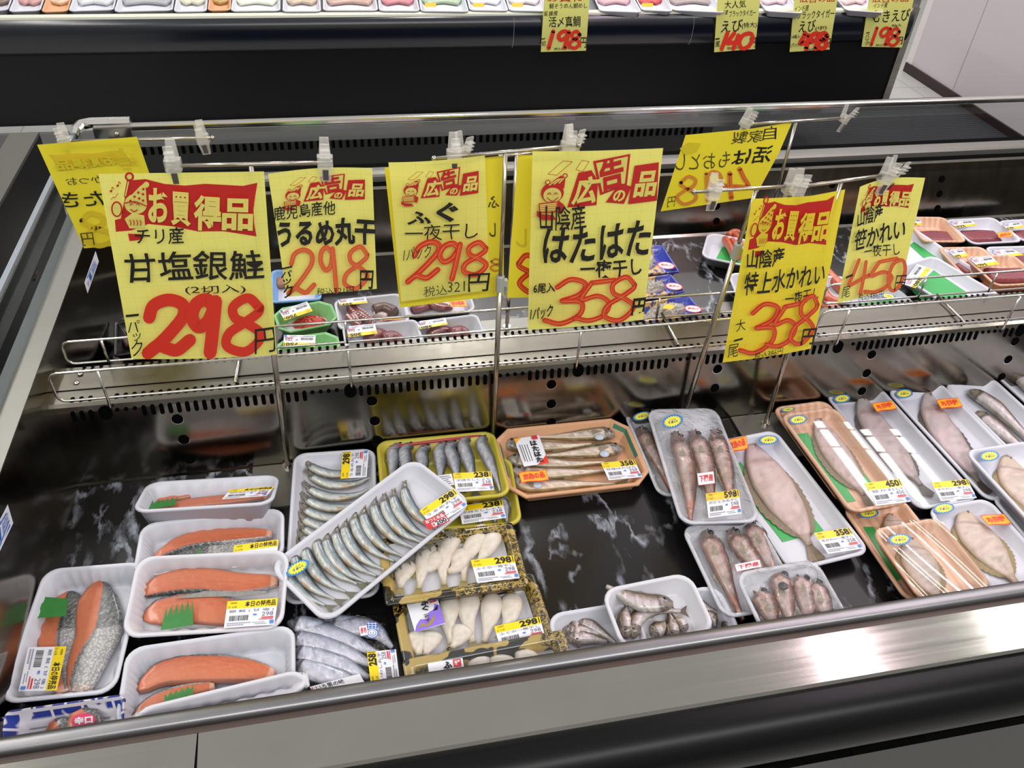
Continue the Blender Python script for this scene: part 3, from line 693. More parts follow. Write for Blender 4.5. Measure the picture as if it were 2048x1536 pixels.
# ---------- fish kinds
def small_fish(pk, spine_px, w, th, side=1, style='sardine', z0=.004, n=30, m=18, tail=True, name='fish', parent=None):
    sp = pk.locs(spine_px, z0 + th * .4)
    for p in sp: p.z = z0
    sd = random.random() * 40
    pr = {'sardine': [(0, .16), (.04, .34), (.10, .5), (.17, .62), (.19, .82), (.24, .84), (.4, 1), (.6, .92), (.8, .55), (.92, .25), (1, .16)],
          'shishamo': [(0, .3), (.05, .6), (.12, .82), (.2, .8), (.4, 1), (.62, .95), (.8, .62), (.93, .32), (1, .22)],
          'hata': [(0, .35), (.06, .75), (.16, 1), (.3, .95), (.5, .8), (.75, .45), (.92, .22), (1, .18)],
          'nodo': [(0, .22), (.05, .52), (.12, .82), (.2, 1), (.26, 1), (.29, .9), (.38, .96), (.6, .74), (.82, .4), (.95, .2), (1, .16)],
          'smelt': [(0, .3), (.06, .7), (.15, .9), (.4, 1), (.65, .7), (.85, .4), (1, .2)],
          'iwashi': [(0, .2), (.08, .6), (.2, .9), (.4, 1), (.65, .85), (.85, .45), (1, .2)]}[style]
    if style == 'nodo': tail = False
    body = {'sardine': S(-1, '#8a8474', -.7, '#cfcdc2', -.3, '#c3c8c6', .0, '#98a5a9', .3, '#6a7a84', .6, '#4a5964', .8, '#2f3a44', 1, '#20262c'),  # dark back is its own; outermost stops also carry painted edge shade
            'shishamo': S(-1, '#7d7a80', -.6, '#c0bec4', -.1, '#a3a8b2', .3, '#79818c', .7, '#4c525b', 1, '#2c2e34'),
            'hata': S(-1, '#8f7748', -.6, '#dac6ac', -.2, '#e0cdc6', .1, '#c9b39f', .35, '#94805c', .6, '#55452c', 1, '#33291a'),
            'nodo': S(-1, '#6d4a3e', -.75, '#b5826c', -.45, '#dccac4', -.05, '#d3bdb8', .2, '#b78478', .45, '#96604e', .7, '#633a2c', 1, '#35201a'),
            'smelt': S(-1, '#a09890', -.6, '#d3cac8', -.1, '#c9b7bf', .2, '#9a8a7a', .45, '#5d4a30', 1, '#2c2118'),
            'iwashi': S(-1, '#dcdae8', -.3, '#d6d6e6', .15, '#c3c7da', .5, '#98a0b2', .8, '#626c7a', 1, '#3f4854')}[style]
    head = {'sardine': '#6f6656', 'shishamo': '#6e5a5c', 'hata': '#8d857c', 'nodo': '#7d4a3c', 'smelt': '#7a6a58', 'iwashi': '#5d6570'}[style]
    hc = lin(head)[:3]; hl = .2 if style in ('sardine',) else .17
    def prof(s_):
        k = interp(pr, s_) * w * .5; return (k, k, th * (.35 + .65 * interp(pr, s_)))
    def colf(s_, x, y):
        c = stops(body, max(-1, min(1, x * side + nz((s_ * 7 + sd, x * 2, 0), .15))))
        if s_ < hl + .05:
            k = min(1, max(0, (hl + .03 - s_) / .05)) * .9
            c = lerp3(c, lerp3(lerp3(hc, (.6, .57, .5), max(0, nz((s_ * 22, x * 2.5, sd + 3), .7))), (.02, .018, .015), max(0, min(.9, (nz((s_ * 28, x * 3, sd)) - .05) * 3))), k)
            if abs(s_ - hl + .02 * x * x) < .016: c = lerp3(c, (.03, .02, .02), .75)
        if style == 'sardine' and .62 < s_ < .72 and x * side < -.3: c = lerp3(c, lin('#b28b55')[:3], .55)
        if style == 'nodo' and s_ > .8: c = lerp3(c, lin('#c8643f')[:3], .6)
        q = 1 + nz((s_ * 34 + sd, x * 5, 3), .55)
        if style == 'nodo': q *= .78
        if style in ('hata', 'nodo', 'smelt'): q += min(0, nz((s_ * 16 + sd, x * 3, 8), 1.3)) * (.5 + .5 * x * side)
        if style == 'shishamo' and abs(x + .05 - nz((s_ * 9, sd, 0), .1)) < .06: q *= .72
        c = tuple(max(0, v * q) for v in c)
        if y < -.4: c = tuple(v * .55 for v in c)  # underside darkened: contact shade put into the skin colour
        return c
    tl = (w * (.5 if style in ('nodo', 'smelt') else .9), w * .42, lin({'sardine': '#6b6a5c', 'shishamo': '#6d6b62', 'hata': '#8b7c60', 'nodo': '#b0583c', 'smelt': '#54452f', 'iwashi': '#5a6068'}[style])[:3]) if tail else None
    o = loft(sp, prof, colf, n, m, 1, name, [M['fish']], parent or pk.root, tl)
    P = catmull(sp, n)                                       # eye
    t = (P[2] - P[0]); t.z = 0; t.normalize(); nn = Vector((-t.y, t.x, 0)); i = max(1, int(n * (.12 if style in ('nodo', 'hata', 'smelt', 'iwashi') else .085))); pp = P[i]
    e = MB(); r = w * {'sardine': .075, 'shishamo': .13, 'smelt': .08, 'iwashi': .07, 'nodo': .15}.get(style, .11); zz = pp.z + prof(i / (n - 1))[2] * .93
    c = pp + nn * (w * .10 * side); c.z = zz
    if style in ('nodo', 'hata', 'smelt', 'shishamo', 'iwashi'):
        zf = lambda k: P[k].z + prof(k / (n - 1))[2] * .62
        def fin(nm_, k0, k1, sg, hgt, sweep):
            q = []
            for k in range(k0, k1 + 1):
                t_ = P[min(k + 1, n - 1)] - P[k - 1]; t_.z = 0; t_.normalize(); n_ = Vector((-t_.y, t_.x, 0)); b_ = P[k] + n_ * (prof(k / (n - 1))[0] * .9 * sg); b_.z = P[k].z + prof(k / (n - 1))[2] * .5
                f_ = (k - k0) / (k1 - k0); q += [b_, b_ + n_ * sg * hgt * (1 - f_ * .7) * (1 if k % 2 else .8) + t_ * sweep]
            mesh(nm_, q, [(2 * k, 2 * k + 2, 2 * k + 3, 2 * k + 1) for k in range(k1 - k0)], M['fin'], o)
        k0 = int(n * .36); fin('dorsal_fin', k0, k0 + n // 4, side, w * .16, w * .12); k1 = int(n * .55); fin('anal_fin', k1, k1 + n // 6, -side, w * .12, w * .12)
        kk_ = int(n * .21); t_ = P[kk_ + 1] - P[kk_]; t_.z = 0; t_.normalize(); n_ = Vector((-t_.y, t_.x, 0)); b_ = P[kk_] - n_ * w * .08 * side; b_.z = P[kk_].z + prof(kk_ / (n - 1))[2] * .99
        mesh('pectoral_fin', [b_, b_ + t_ * w * .62 - n_ * w * .22 * side - Vector((0, 0, th * .08)), b_ + t_ * w * .72 + Vector((0, 0, .0)), b_ + t_ * w * .6 + n_ * w * .12 * side - Vector((0, 0, th * .02))], [(0, 1, 2), (0, 2, 3)], M['fin'], o)
    if style == 'nodo':
        g_ = MB(); q_ = P[int(n * .22)] - nn * w * .1 * side; q_.z = P[0].z + prof(.22)[2] * .86; g_.ell(q_, (w * .2, w * .24, w * .09), 0, 10, 6); g_.build('gill_cover', mat('rosy_gill', '#b08d88', .22, nz=.5, nscale=250), o, True)
    if style in ('sardine', 'shishamo', 'nodo'):
        j_ = MB(); b_ = P[1] - nn * w * .1 * side; b_.z = P[1].z + th * .3; j_.tube([b_ + t * w * .25, b_, b_ - t * w * .14 - nn * w * .12 * side + Vector((0, 0, th * .15))], [w * .12, w * .10, w * .03], 6); b_ = P[1] + nn * w * .06 * side; b_.z = P[1].z + th * .45; j_.tube([b_ + t * w * .2, b_, b_ - t * w * .16 + nn * w * .06 * side + Vector((0, 0, th * .2))], [w * .12, w * .09, w * .03], 6)
        j_.build('jaw', mat('jaw_' + style, {'sardine': '#857a68', 'shishamo': '#7d5f60', 'nodo': '#7a4f40'}[style], .45, nz=.4, nscale=300), o, True)
    e.ell(c, (r * 1.3, r * 1.3, r * .5), 0, 8, 4); e.ell(c + Vector((0, 0, r * .35)), (r, r, r * .4), 1, 8, 4)
    eo = e.build('eye', [M['eyering'], M['eye']], o, True)
    return o
def flatfish(pk, spine_px, w, th=.012, z0=.004, tint=0, name='flatfish', tail=True):
    sp = pk.locs(spine_px, z0 + th * .5)
    for p in sp: p.z = z0
    sd = random.random() * 30
    pl = [(0, .10), (.05, .32), (.14, .55), (.28, .86), (.45, 1), (.62, .86), (.8, .5), (.92, .2), (1, .15)]
    pr = [(0, .08), (.05, .3), (.14, .5), (.28, .8), (.45, 1), (.62, .9), (.8, .52), (.92, .2), (1, .15)]
    ctr = lin(['#c3b2ae', '#bdb1b2', '#c6bbad', '#c9b8a8'][tint])[:3]; ed = lin(['#94806a', '#6d6355', '#a08764', '#987f5f'][tint])[:3]; hd = lin(['#c1aaae', '#b6b2b2', '#bfae98', '#bda59a'][tint])[:3]
    prof = lambda s_: (interp(pl, s_) * w * .46, interp(pr, s_) * w * .46, th * (.3 + .7 * interp(pl, s_)))
    def colf(s_, x, y):
        k = nz((s_ * 9 + sd, x * 3, 0), .5); c = lerp3(ctr, lin('#b3938d')[:3], max(0, min(1, .35 + k)))
        q = .97 + nz((s_ * 60 + sd, x * 6, 3), .28) + nz((s_ * 20 + x * 14 + sd, x * 20, 5), .2) - max(0, nz((s_ * 11 + sd, x * 4, 9), 1) - .25) * .5; c = tuple(v * q for v in c)
        if abs(x - .05 - .1 * math.sin(s_ * 5)) < .035 and s_ > .25: c = lerp3(c, lin('#9c7f78')[:3], .5)
        if s_ < .2: c = lerp3(c, hd, .7)
        c = lerp3(c, ed, max(0, min(.85, (abs(x) - .78) * 3)) if y < .75 else 0)
        if abs(s_ - .215 - .03 * (1 - x * x)) < .012 and abs(x) < .75: c = lerp3(c, lin('#8d6d6c')[:3], .6)
        if s_ < .035: c = lerp3(c, lin('#6b5446')[:3], .7)
        if s_ > .88: c = lerp3(c, ed, .6)
        return c
    o = loft(sp, prof, colf, 30, 20, 1.25, name, [M['flesh']], pk.root)
    # fringe fins on both sides
    P = catmull(sp, 40); fm = M.setdefault('fringe%d' % tint, mat('fringe_fin_%s' % 'abcd'[tint], ['#8d7c68', '#5f564c', '#9a875f', '#94805e'][tint], .5, nz=.5, nscale=500))
    for sgn, pp in ((1, pl), (-1, pr)):
        vs = []; fs = []
        for i in range(9, 36):
            s_ = i / 39; t = P[min(i + 1, 39)] - P[max(i - 1, 0)]; t.z = 0; t.normalize(); nn = Vector((-t.y, t.x, 0)) * sgn
            h = w * .46 * interp(pp, s_); e = w * .13 * max(0, math.sin(PI * (i - 9) / 26)) ** .6 * (1 + .25 * (i % 2))
            vs += [P[i] + nn * (h * .93) + Vector((0, 0, th * .4)), P[i] + nn * (h + e) + t * e * .5 + Vector((0, 0, th * .12))]
        for i in range(26): fs.append((2 * i, 2 * i + 2, 2 * i + 3, 2 * i + 1))
        mesh('fringe_fin', vs, fs, fm, o, False)
    if tail:
        p = P[-1]; t = P[-1] - P[-4]; t.z = 0; t.normalize(); nn = Vector((-t.y, t.x, 0)); L = w * .42; vs = [p + Vector((0, 0, th * .2)) - t * .004 + nn * w * .05, p + Vector((0, 0, th * .2)) - t * .004 - nn * w * .05]
        k = 9
        for i in range(k): a = -.5 + i / (k - 1); vs.append(p + t * L * (1 - .5 * abs(a) + (.05 if i % 2 else 0)) + nn * (-a * w * .36) + Vector((0, 0, th * .15)))
        fs = [(0, 2 + i, 3 + i) if i < k // 2 else (1, 2 + i, 3 + i) for i in range(k - 1)] + [(0, 1, 2 + k // 2)]
        mesh('tail_fin', vs, fs, fm, o, False)
    # gill slit and mouth
    t = P[6] - P[5]; t.z = 0; t.normalize(); nn = Vector((-t.y, t.x, 0)); e = MB()
    e.tube([P[1] + nn * w * .1 + Vector((0, 0, th * .42)), P[2] + nn * w * .04 + Vector((0, 0, th * .62)), P[3] + nn * w * .05 + Vector((0, 0, th * .6))], .0007, 5)
    e.build('mouth', [mat('mouth_line', '#8a6a60', .5)], o, True)  # mouth drawn as a thin brown line
    return o
def fillet(pk, spine_px, w, th=.012, side=1, thr=.45, z0=.004, name='salmon_fillet', tip=.18, dark=.6, belly=True):
    sp = pk.locs(spine_px, z0 + th)
    for p in sp: p.z = z0
    sd = random.random() * 30
    pr = [(0, tip), (.06, .5), (.2, .85), (.4, 1), (.6, .98), (.8, .82), (.93, .62), (1, .35)]
    fl_ = S(-1, '#bb6c4c', -.4, '#c06e4b', .2, '#bc6543', 1, '#ad5a3b')
    tf = thr if callable(thr) else (lambda s_: thr)
    def prof(s_): k = interp(pr, s_) * w * .5; return (k, k, th * (.6 + .4 * interp(pr, s_)))
    def colf(s_, x, y):
        xs_ = x * side; c = stops(fl_, xs_ + nz((s_ * 12 + sd, x * 6, 0), .8))
        g = abs(((s_ * 13 + .35 * math.cos(xs_ * 2.4) + nz((s_ * 6, x * 2, sd), .3)) % 1) - .5)
        if g < .05: c = lerp3(c, lin('#d99a7c')[:3], .13)
        T = tf(s_)
        if xs_ > T or y < -.5:
            k = (xs_ - T) / max(1 - T, .01)
            c = lin('#4c4f50')[:3] if s_ < dark else lin('#c4bfbd')[:3]
            c = lerp3(c, lin('#b9b9b8')[:3], max(0, min(1, .25 + nz((s_ * 45 + sd, x * 22, 2), 1.4) + (s_ - .35) * .9)))
            if k < .12: c = lerp3(c, lin('#2f2c2c')[:3], .6)
        elif xs_ < -.9: c = lerp3(c, lin('#8d6a5e')[:3], .5)
        if s_ > .95: c = lerp3(c, lin('#e6c0ad')[:3], .5)
        return c
    return loft(sp, prof, colf, 60, 44, 2.2, name, [M['salmon'], M['scales']], pk.root, None, lambda s_, x: 1 if x * side > tf(s_) else 0)
def fugu(pk, spine_px, w, th=.014, z0=.004):
    sp = pk.locs(spine_px, z0 + th * .5)
    for p in sp: p.z = z0
    sd = random.random() * 9
    pr = [(0, .4), (.08, .8), (.22, 1), (.45, .85), (.7, .5), (.88, .28), (1, .3)]
    a, b, c3 = lin('#ece6dc')[:3], lin('#d8cbbb')[:3], lin('#9c8c5c')[:3]
    def colf(s_, x, y):
        c = lerp3(a, b, max(0, min(1, .4 + nz((s_ * 6 + sd, x * 2, 1), 1) + abs(x) * .25)))
        return lerp3(c, c3, max(0, (s_ - .86) * 5)) if s_ > .86 else c
    return loft(sp, lambda s_: (interp(pr, s_) * w * .5,) * 2 + (th * (.35 + .65 * interp(pr, s_)),), colf, 18, 12, 1, 'puffer_fillet', [M['flesh']], pk.root, (w * .35, w * .25, c3))
def block(pk, spine_px, w, th, cols, z0=.004, name='tuna_block', matn='flesh', ex=3.5):
    sp = pk.locs(spine_px, z0 + th)
    for p in sp: p.z = z0
    sd = random.random() * 9; a, b = lin(cols[0])[:3], lin(cols[1])[:3]
    return loft(sp, lambda s_: (w * .5, w * .5, th * (1 if .03 < s_ < .97 else .85)), lambda s_, x, y: lerp3(a, b, max(0, min(1, .5 + nz((s_ * 14 + sd, x * 5, 0), 1)))), 18, 24, ex, name, [M[matn]], pk.root)
def tentacle(pk, spine_px, w, th, z0=.004, suckers=True):
    sp = pk.locs(spine_px, z0 + th * .5)
    for p in sp: p.z = z0
    a, b = lin('#8a3f47')[:3], lin('#6b4a45')[:3]; sd = random.random() * 9
    pr = [(0, .75), (.1, 1), (.5, .85), (.85, .5), (1, .15)]
    prof = lambda s_: (interp(pr, s_) * w * .5,) * 2 + (th * interp(pr, s_),)
    o = loft(sp, prof, lambda s_, x, y: lerp3(a, b, max(0, min(1, .5 + nz((s_ * 8 + sd, x * 2, 0), 1)))), 18, 12, 1, 'octopus_piece', [M['octopus']], pk.root)
    if suckers:
        P = catmull(sp, 30); e = MB()
        for i in range(2, 27, 2):
            t = P[i + 1] - P[i]; t.z = 0; t.normalize(); nn = Vector((-t.y, t.x, 0)); k = interp(pr, i / 29)
            for sg in (-.25, .3): c = P[i] + nn * sg * w * k + Vector((0, 0, th * k * .96)); e.ell(c, (.0026 * k + .0006, .0026 * k + .0006, .0012), 0, 8, 4)
        e.build('suckers', [mat('pale_sucker', '#d9b3ac', .3)], o, True)
    return o
def mound(pk, quad_px, h, cols, name, bump=.003, scale=160, n=46, matn='flesh', z0=.004):
    q = pk.locs(quad_px, z0); vs = []; fs = []; cs = []; a, b = lin(cols[0])[:3], lin(cols[1])[:3]
    for j in range(n + 1):
        for i in range(n + 1):
            u, v = i / n, j / n; p = (q[0] * (1 - u) + q[1] * u) * (1 - v) + (q[3] * (1 - u) + q[2] * u) * v
            U_, V_ = 2 * u - 1, 2 * v - 1; r2 = max(1, (U_ ** 2 + V_ ** 2) ** .5 / max(abs(U_), abs(V_), 1e-6)); c = sum(q, Vector()) / 4; p = c + (p - c) / r2 * (1 + nz((U_ * 1.5, V_ * 1.5, h * 99), .22))
            k = max(0, 1 - max(abs(U_), abs(V_)) ** 2.2); nn_ = noise.cell(Vector((p.x * scale * 2.2, p.y * scale * 2.2, 1))) * .4 + noise.noise(Vector((p.x * scale, p.y * scale, 1)))
            p.z = z0 - .001 + h * k + bump * nn_ * min(1, k * 3); vs.append(p); cs.append(lerp3(a, b, max(0, min(1, .5 + nn_ * .6))))
    for j in range(n):
        for i in range(n): x = j * (n + 1) + i; fs.append((x, x + 1, x + n + 2, x + n + 1))
    return mesh(name, vs, fs, [M[matn]], pk.root, True, None, cs)
def sheet(pk, pts, m, name, zl=.0045, layer=.0):
    q = pk.locs(pts, zl); return mesh(name, [(p.x, p.y, zl + layer) for p in q], [tuple(range(len(q)))], m, pk.root)
def baran(pk, base_l, base_r, top_l, top_r, zl, teeth=5):
    pts = [base_l, base_r]
    for i in range(teeth, -1, -1):
        f = i / teeth; tp_ = (top_l[0] + (top_r[0] - top_l[0]) * f, top_l[1] + (top_r[1] - top_l[1]) * f); bs = (base_l[0] + (base_r[0] - base_l[0]) * f, base_l[1] + (base_r[1] - base_l[1]) * f)
        pts.append(tp_)
        if i: g = (i - .5) / teeth; pts.append((base_l[0] + (base_r[0] - base_l[0]) * g + (top_l[0] - base_l[0]) * .55 + ((top_r[0] - top_l[0]) - (base_r[0] - base_l[0])) * g * .5, base_l[1] + (base_r[1] - base_l[1]) * g + (top_l[1] - base_l[1]) * .55))
    return sheet(pk, pts, M['baran'], 'plastic_leaf', zl)

# ---------- labels
LM = [mat('label_white', '#e2e3ea', .35), mat('label_yellow', '#f0d21c', .35), mat('ink_black', '#17161a', .5), mat('ink_red', '#c8323c', .5), mat('ink_blue', '#4a7fc8', .5), mat('ink_grey', '#77788a', .5)]
LW, LY, LK, LR, LB, LG = LM
def onpack(pk, pr, name, zl, bend=None):
    def fn(x, y, l):
        p = pk.loc(x, y, zl)
        if bend: p.z += bend(p)
        p.z += .00025 * l; return p
    return pr.build(name, fn, pk.root)
def price_label(pk, t, price=None, nm='', special=False, zl=None, detail=True, name='price_label', bend=None):
    bl, br, tl = t; pr = Print(LM); q = lambda *a: pr.quad(bl, br, tl, *a); A_ = lambda u, v: pr.af(bl, br, tl, u, v)
    def tx(s_, u0, v0, u1, v1, m, bold=0): pr.text(s_, A_(u0, v0), A_(u1, v0), A_(u0, v1), m, bold)
    q(0, 0, 1, 1, LW); pr.lay = 1
    if special: q(0, .70, 1, 1.0, LY); tx('本日の特売品', .36, .74, .97, .96, LK, .025)
    else:
        q(0, .68, 1, 1.0, LY); tx(price, .54, .70, .93, .985, LK, .045); q(.955, .72, .975, .98, LK)
    tx('21. 6.30', .03, .73, .2, .8, LK); tx('消費期限', .06, .88, .2, .94, LK)
    pr.lay = 2
    if detail:
        if nm: tx(nm, .06, .54, .95, .655, LG, .01)
        x = .08; rnd = random.Random(7)
        while x < .46:
            w_ = rnd.choice((.006, .011, .017)); pr.lay = 1; q(x, .24, x + w_, .44, LK); x += w_ + rnd.choice((.007, .012))
        pr.lay = 2
        tx(price or '298', .72, .36, .95, .52, LG, .01); q(.72, .28, .96, .325, LR); q(.55, .4, .62, .46, LB)
        q(.68, .22, .96, .25, LR); q(.90, .05, .98, .18, LB); pr.lay = 2; q(.92, .08, .96, .15, LW)
        for v, u1 in ((.13, .5), (.06, .36)):
            x = .05
            while x < u1: pr.lay = 1; q(x, v, x + .022, v + .045, LG); x += .034
        pr.lay = 1; q(.55, .13, .8, .15, LG); q(.6, .07, .84, .09, LG)
    return onpack(pk, pr, name, pk.H + .0022 if zl is None else zl, bend)
SM = [mat('sticker_blue_ring', '#2479bd', .4), mat('sticker_yellow', '#f2e63c', .4), mat('sticker_ink', '#2a4a8c', .5), mat('tag_orange', '#f6a71c', .4), mat('tag_red', '#dc3a1e', .45), mat('sticker_pink', '#d0245c', .4), LW, LK, LR, mat('sticker_purple', '#8b6fd6', .4), mat('gold_ink', '#a08a3a', .4)]
def umai(pk, t, zl=None):
    bl, br, tl = t; pr = Print(SM); A_ = lambda u, v: pr.af(bl, br, tl, u, v)
    pr.poly([A_(.5 + .5 * math.cos(a * PI / 16), .5 + .5 * math.sin(a * PI / 16)) for a in range(32)], SM[0])
    pr.fan(A_(.5, .5), [A_(.5 + (.45 if i % 2 else .33) * math.cos(i * PI / 20), .5 + (.44 if i % 2 else .32) * math.sin(i * PI / 20)) for i in range(40)], SM[1])
    pr.text('これは', A_(.34, .56), A_(.66, .58), A_(.34, .68), SM[2], .01); pr.text('うまい!', A_(.28, .32), A_(.74, .34), A_(.28, .53), SM[2], .035)
    return onpack(pk, pr, 'round_sticker', pk.H + .002 if zl is None else zl)
def wtag(pk, t, txt, zl=None):
    bl, br, tl = t; pr = Print(SM); A_ = lambda u, v: pr.af(bl, br, tl, u, v)
    wave = lambda k: [A_(u, k + .06 * math.sin(u * 6.2)) for u in [i / 8 for i in range(9)]]
    pr.poly(wave(-.06) + wave(1.06)[::-1], SM[4]); pr.poly([A_(.02 + .96 * u, .02 + .06 * math.sin(u * 6.2)) for u in [i / 8 for i in range(9)]] + [A_(.02 + .96 * u, .98 + .06 * math.sin(u * 6.2)) for u in [i / 8 for i in range(8, -1, -1)]], SM[3])
    pr.text(txt, A_(.12, .2), A_(.9, .2), A_(.12, .85), SM[4], .06); return onpack(pk, pr, 'wavy_tag', pk.H + .002 if zl is None else zl)
# ================================================================= NEAR WELL PACKS
G_S = 'salmon packs on the near shelf'
def mk(name, label, q, z, H, m, group=None, cat='fish pack', **kw):
    pk = Pack(name, label, cat, q, z, H, group); pk.tray(m, **kw); PK.append((label[:40], pk.W, pk.D, pk.skew, pk.m.translation.z, math.degrees(pk.n.angle(Vector((0, 0, 1))))))
    return pk
PK = []
FO = M['foam']; RB = dict(ribs=1, wall=.011, r=.022)
p = mk('salmon_pack', 'white tray of two salmon fillets tilted at the back of the left column', px_(297, 965, 560, 946, 547, 1006, 258, 1023), (.034, .034, .062, .062), .036, FO, G_S, **RB)
fillet(p, kA(855, 1045, 1050, 1015, 1300, 968, 1570, 955), .024, .012, 1, .82); fillet(p, kA(885, 1105, 1100, 1062, 1350, 1035, 1570, 1010), .026, .010, 1, .8)
baran(p, *kA(870, 1108, 1020, 1085, 895, 1055, 1042, 1030), .02); price_label(p, kA(1298, 1050, 1560, 1030, 1345, 995), None, '銀鮭(甘塩)', True)
p = mk('salmon_pack', 'white salmon tray second from back in the left column, tucked under the next', px_(280, 1050, 565, 1010, 572, 1128, 266, 1142), (.036,) * 4, .035, FO, G_S, **RB)
fillet(p, kB(900, 285, 1100, 195, 1350, 165, 1590, 150), .030, .014, -1, .75, belly=True); fillet(p, kB(940, 300, 1100, 260, 1300, 240, 1600, 235), .036, .008, -1, -.95, dark=.55)
price_label(p, kB(1358, 365, 1618, 330, 1370, 235), None, '', True); sheet(p, kB(1150, 300, 1180, 300, 1168, 235), M['baran'], 'plastic_leaf', .022)
p = mk('salmon_pack', 'white tray with two salmon fillets and toothed green leaf, centre of the left column', px_(280, 1110, 572, 1100, 574, 1258, 234, 1275), (.062, .062, .04, .04), .036, M['foam2'], G_S, **RB)
fillet(p, kB(815, 510, 950, 450, 1150, 425, 1400, 445, 1620, 430), .036, .015, -1, .82); fillet(p, kB(835, 650, 950, 610, 1150, 590, 1350, 615, 1520, 630), .046, .012, 1, .80)
sheet(p, kB(1010, 545, 1200, 500, 1400, 500, 1560, 500, 1560, 520, 1400, 530, 1200, 535), mat('silver_skin', '#8d8c88', .3, nz=.5, nscale=200), 'fish_skin', .0175)
baran(p, *kB(940, 730, 1130, 700, 975, 590, 1130, 545), .024); price_label(p, kB(1310, 718, 1605, 698, 1332, 562), None, '銀 鮭 ( 甘 塩 )', True)
p = mk('salmon_pack', 'white tray of salmon standing lengthwise at the far left, label sideways', px_(77, 1132, 270, 1130, 250, 1395, 15, 1390), .037, .036, FO, G_S, **RB)
fillet(p, kB(570, 425, 560, 560, 570, 720, 510, 880, 450, 1080), .060, .016, 1, lambda s: .55 - 1.35 * s, dark=.5); fillet(p, kB(400, 490, 375, 620, 345, 800, 380, 1075), .058, .012, 1, -.1, dark=.55)
sheet(p, kB(240, 533, 398, 545, 388, 648, 212, 658), M['baran'], 'plastic_leaf', .028); price_label(p, kB(165, 830, 108, 1088, 390, 825), None, '銀 鮭 ( 甘 塩 )', True)
p = mk('salmon_pack', 'white salmon tray at the front of the left column, partly covered', px_(257, 1285, 582, 1256, 600, 1400, 222, 1462), .037, .036, FO, G_S, **RB)
fillet(p, kB(800, 1060, 950, 965, 1150, 940, 1400, 945, 1600, 975), .040, .016, 1, .8); fillet(p, kB(765, 1245, 880, 1150, 1050, 1085, 1250, 1040), .022, .014, 1, .6)
baran(p, *kB(960, 1160, 1130, 1105, 965, 1100, 1132, 1045), .026)
p = mk('salmon_pack', 'bare white tray pushed against the front rim over the front salmon tray', px_(270, 1425, 607, 1328, 628, 1385, 258, 1472), (.074, .08, .066, .064), .028, M['foam2'], G_S, **RB)
p = mk('salted_salmon_pack', 'white tray with blue brushed blocks and a round pink sticker, front left corner', px_(15, 1422, 247, 1386, 252, 1452, -10, 1508), (.05, .05, .035, .035), .026, M['bluebrick'], None, wall=.014, r=.008, lip=.002)
fillet(p, kB(300, 1255, 330, 1310, 340, 1400), .030, .02, 1, .25, tip=.4); fillet(p, kB(450, 1195, 480, 1290, 500, 1400), .044, .02, 1, .45, tip=.5)
pr = Print(SM); bl, br, tl = kB(418, 1305, 562, 1290, 415, 1225); A_ = lambda u, v: pr.af(bl, br, tl, u, v)
pr.poly([A_(.5 + .5 * math.cos(a * PI / 12), .5 + .5 * math.sin(a * PI / 12)) for a in range(24)], SM[5]); pr.text('辛口', A_(.14, .22), A_(.88, .25), A_(.14, .78), SM[6], .05); onpack(p, pr, 'round_sticker', p.H + .004)
p = mk('salted_salmon_pack', 'lower blue-blocked white tray peeking out at the left under its twin', px_(3, 1430, 235, 1395, 240, 1465, -22, 1520), (.03, .03, .02, .02), .016, M['bluebrick'], None, wall=.010, r=.008, lip=.002)

G_U = 'dried sardine packs on the near shelf'
p = mk('sardine_pack', 'white tray of curved dried sardines lying lengthwise by the divider post', px_(586, 908, 756, 893, 754, 1192, 566, 1208), .024, .022, FO, G_U, r=.02)
hd = [(230, 262), (240, 335), (225, 418), (210, 492), (200, 560), (188, 625), (190, 690), (180, 750), (172, 810), (165, 870), (160, 930), (155, 990)]
for x, y in hd: small_fish(p, kC(*[v for dx, dy in ((0, 0), (70, 70), (190, 112), (340, 100), (470, 40)) for v in (x + dx, y + dy)]), .0185, .013, 1)
price_label(p, kC(660, 390, 675, 210, 482, 402), '298', 'うるめ丸干')
p = mk('sardine_pack', 'white tray of thirteen dried sardines lying aslant on top of other packs', px_(518, 1124, 832, 926, 960, 1006, 650, 1238), (.052, .076, .076, .052), .022, FO, G_U, r=.024, lip=.006)
hd = [(922, 415), (848, 470), (785, 500), (718, 530), (645, 590), (582, 620), (517, 680), (458, 720), (392, 765), (328, 775), (250, 830), (175, 880), (108, 920)]
for x, y in hd: small_fish(p, kC(*[v for dx, dy in ((0, 0), (0, 85), (45, 190), (135, 280), (265, 340)) for v in (x + dx, y + dy)]), .0185, .014, 1)
price_label(p, kC(1115, 735, 1348, 585, 1020, 620), '298', 'うるめ丸干'); umai(p, kC(122, 1090, 278, 1010, 98, 1010))
pr = Print(SM); bl, br, tl = kC(1085, 752, 1228, 690, 1040, 692); A_ = lambda u, v: pr.af(bl, br, tl, u, v)
pr.poly([A_(0, 0), A_(1, 0), A_(1, 1), A_(0, 1)], SM[8]); pr.poly([A_(.25, .08), A_(.95, .08), A_(.95, .5), A_(.25, .5)], SM[6]); pr.text('おつとめ品', A_(.08, .58), A_(.94, .58), A_(.08, .92), SM[6], .03); pr.text('200', A_(.42, .08), A_(.92, .08), A_(.42, .48), SM[7], .03); pr.text('¥', A_(.27, .1), A_(.38, .1), A_(.27, .45), SM[8], .02)
onpack(p, pr, 'discount_sticker', p.H + .004)
G_H = 'smelt packs on yellow trays'
def smelts(p, spines, n=None):
    for sp in spines: small_fish(p, sp, .0235, .016, 1, 'shishamo')
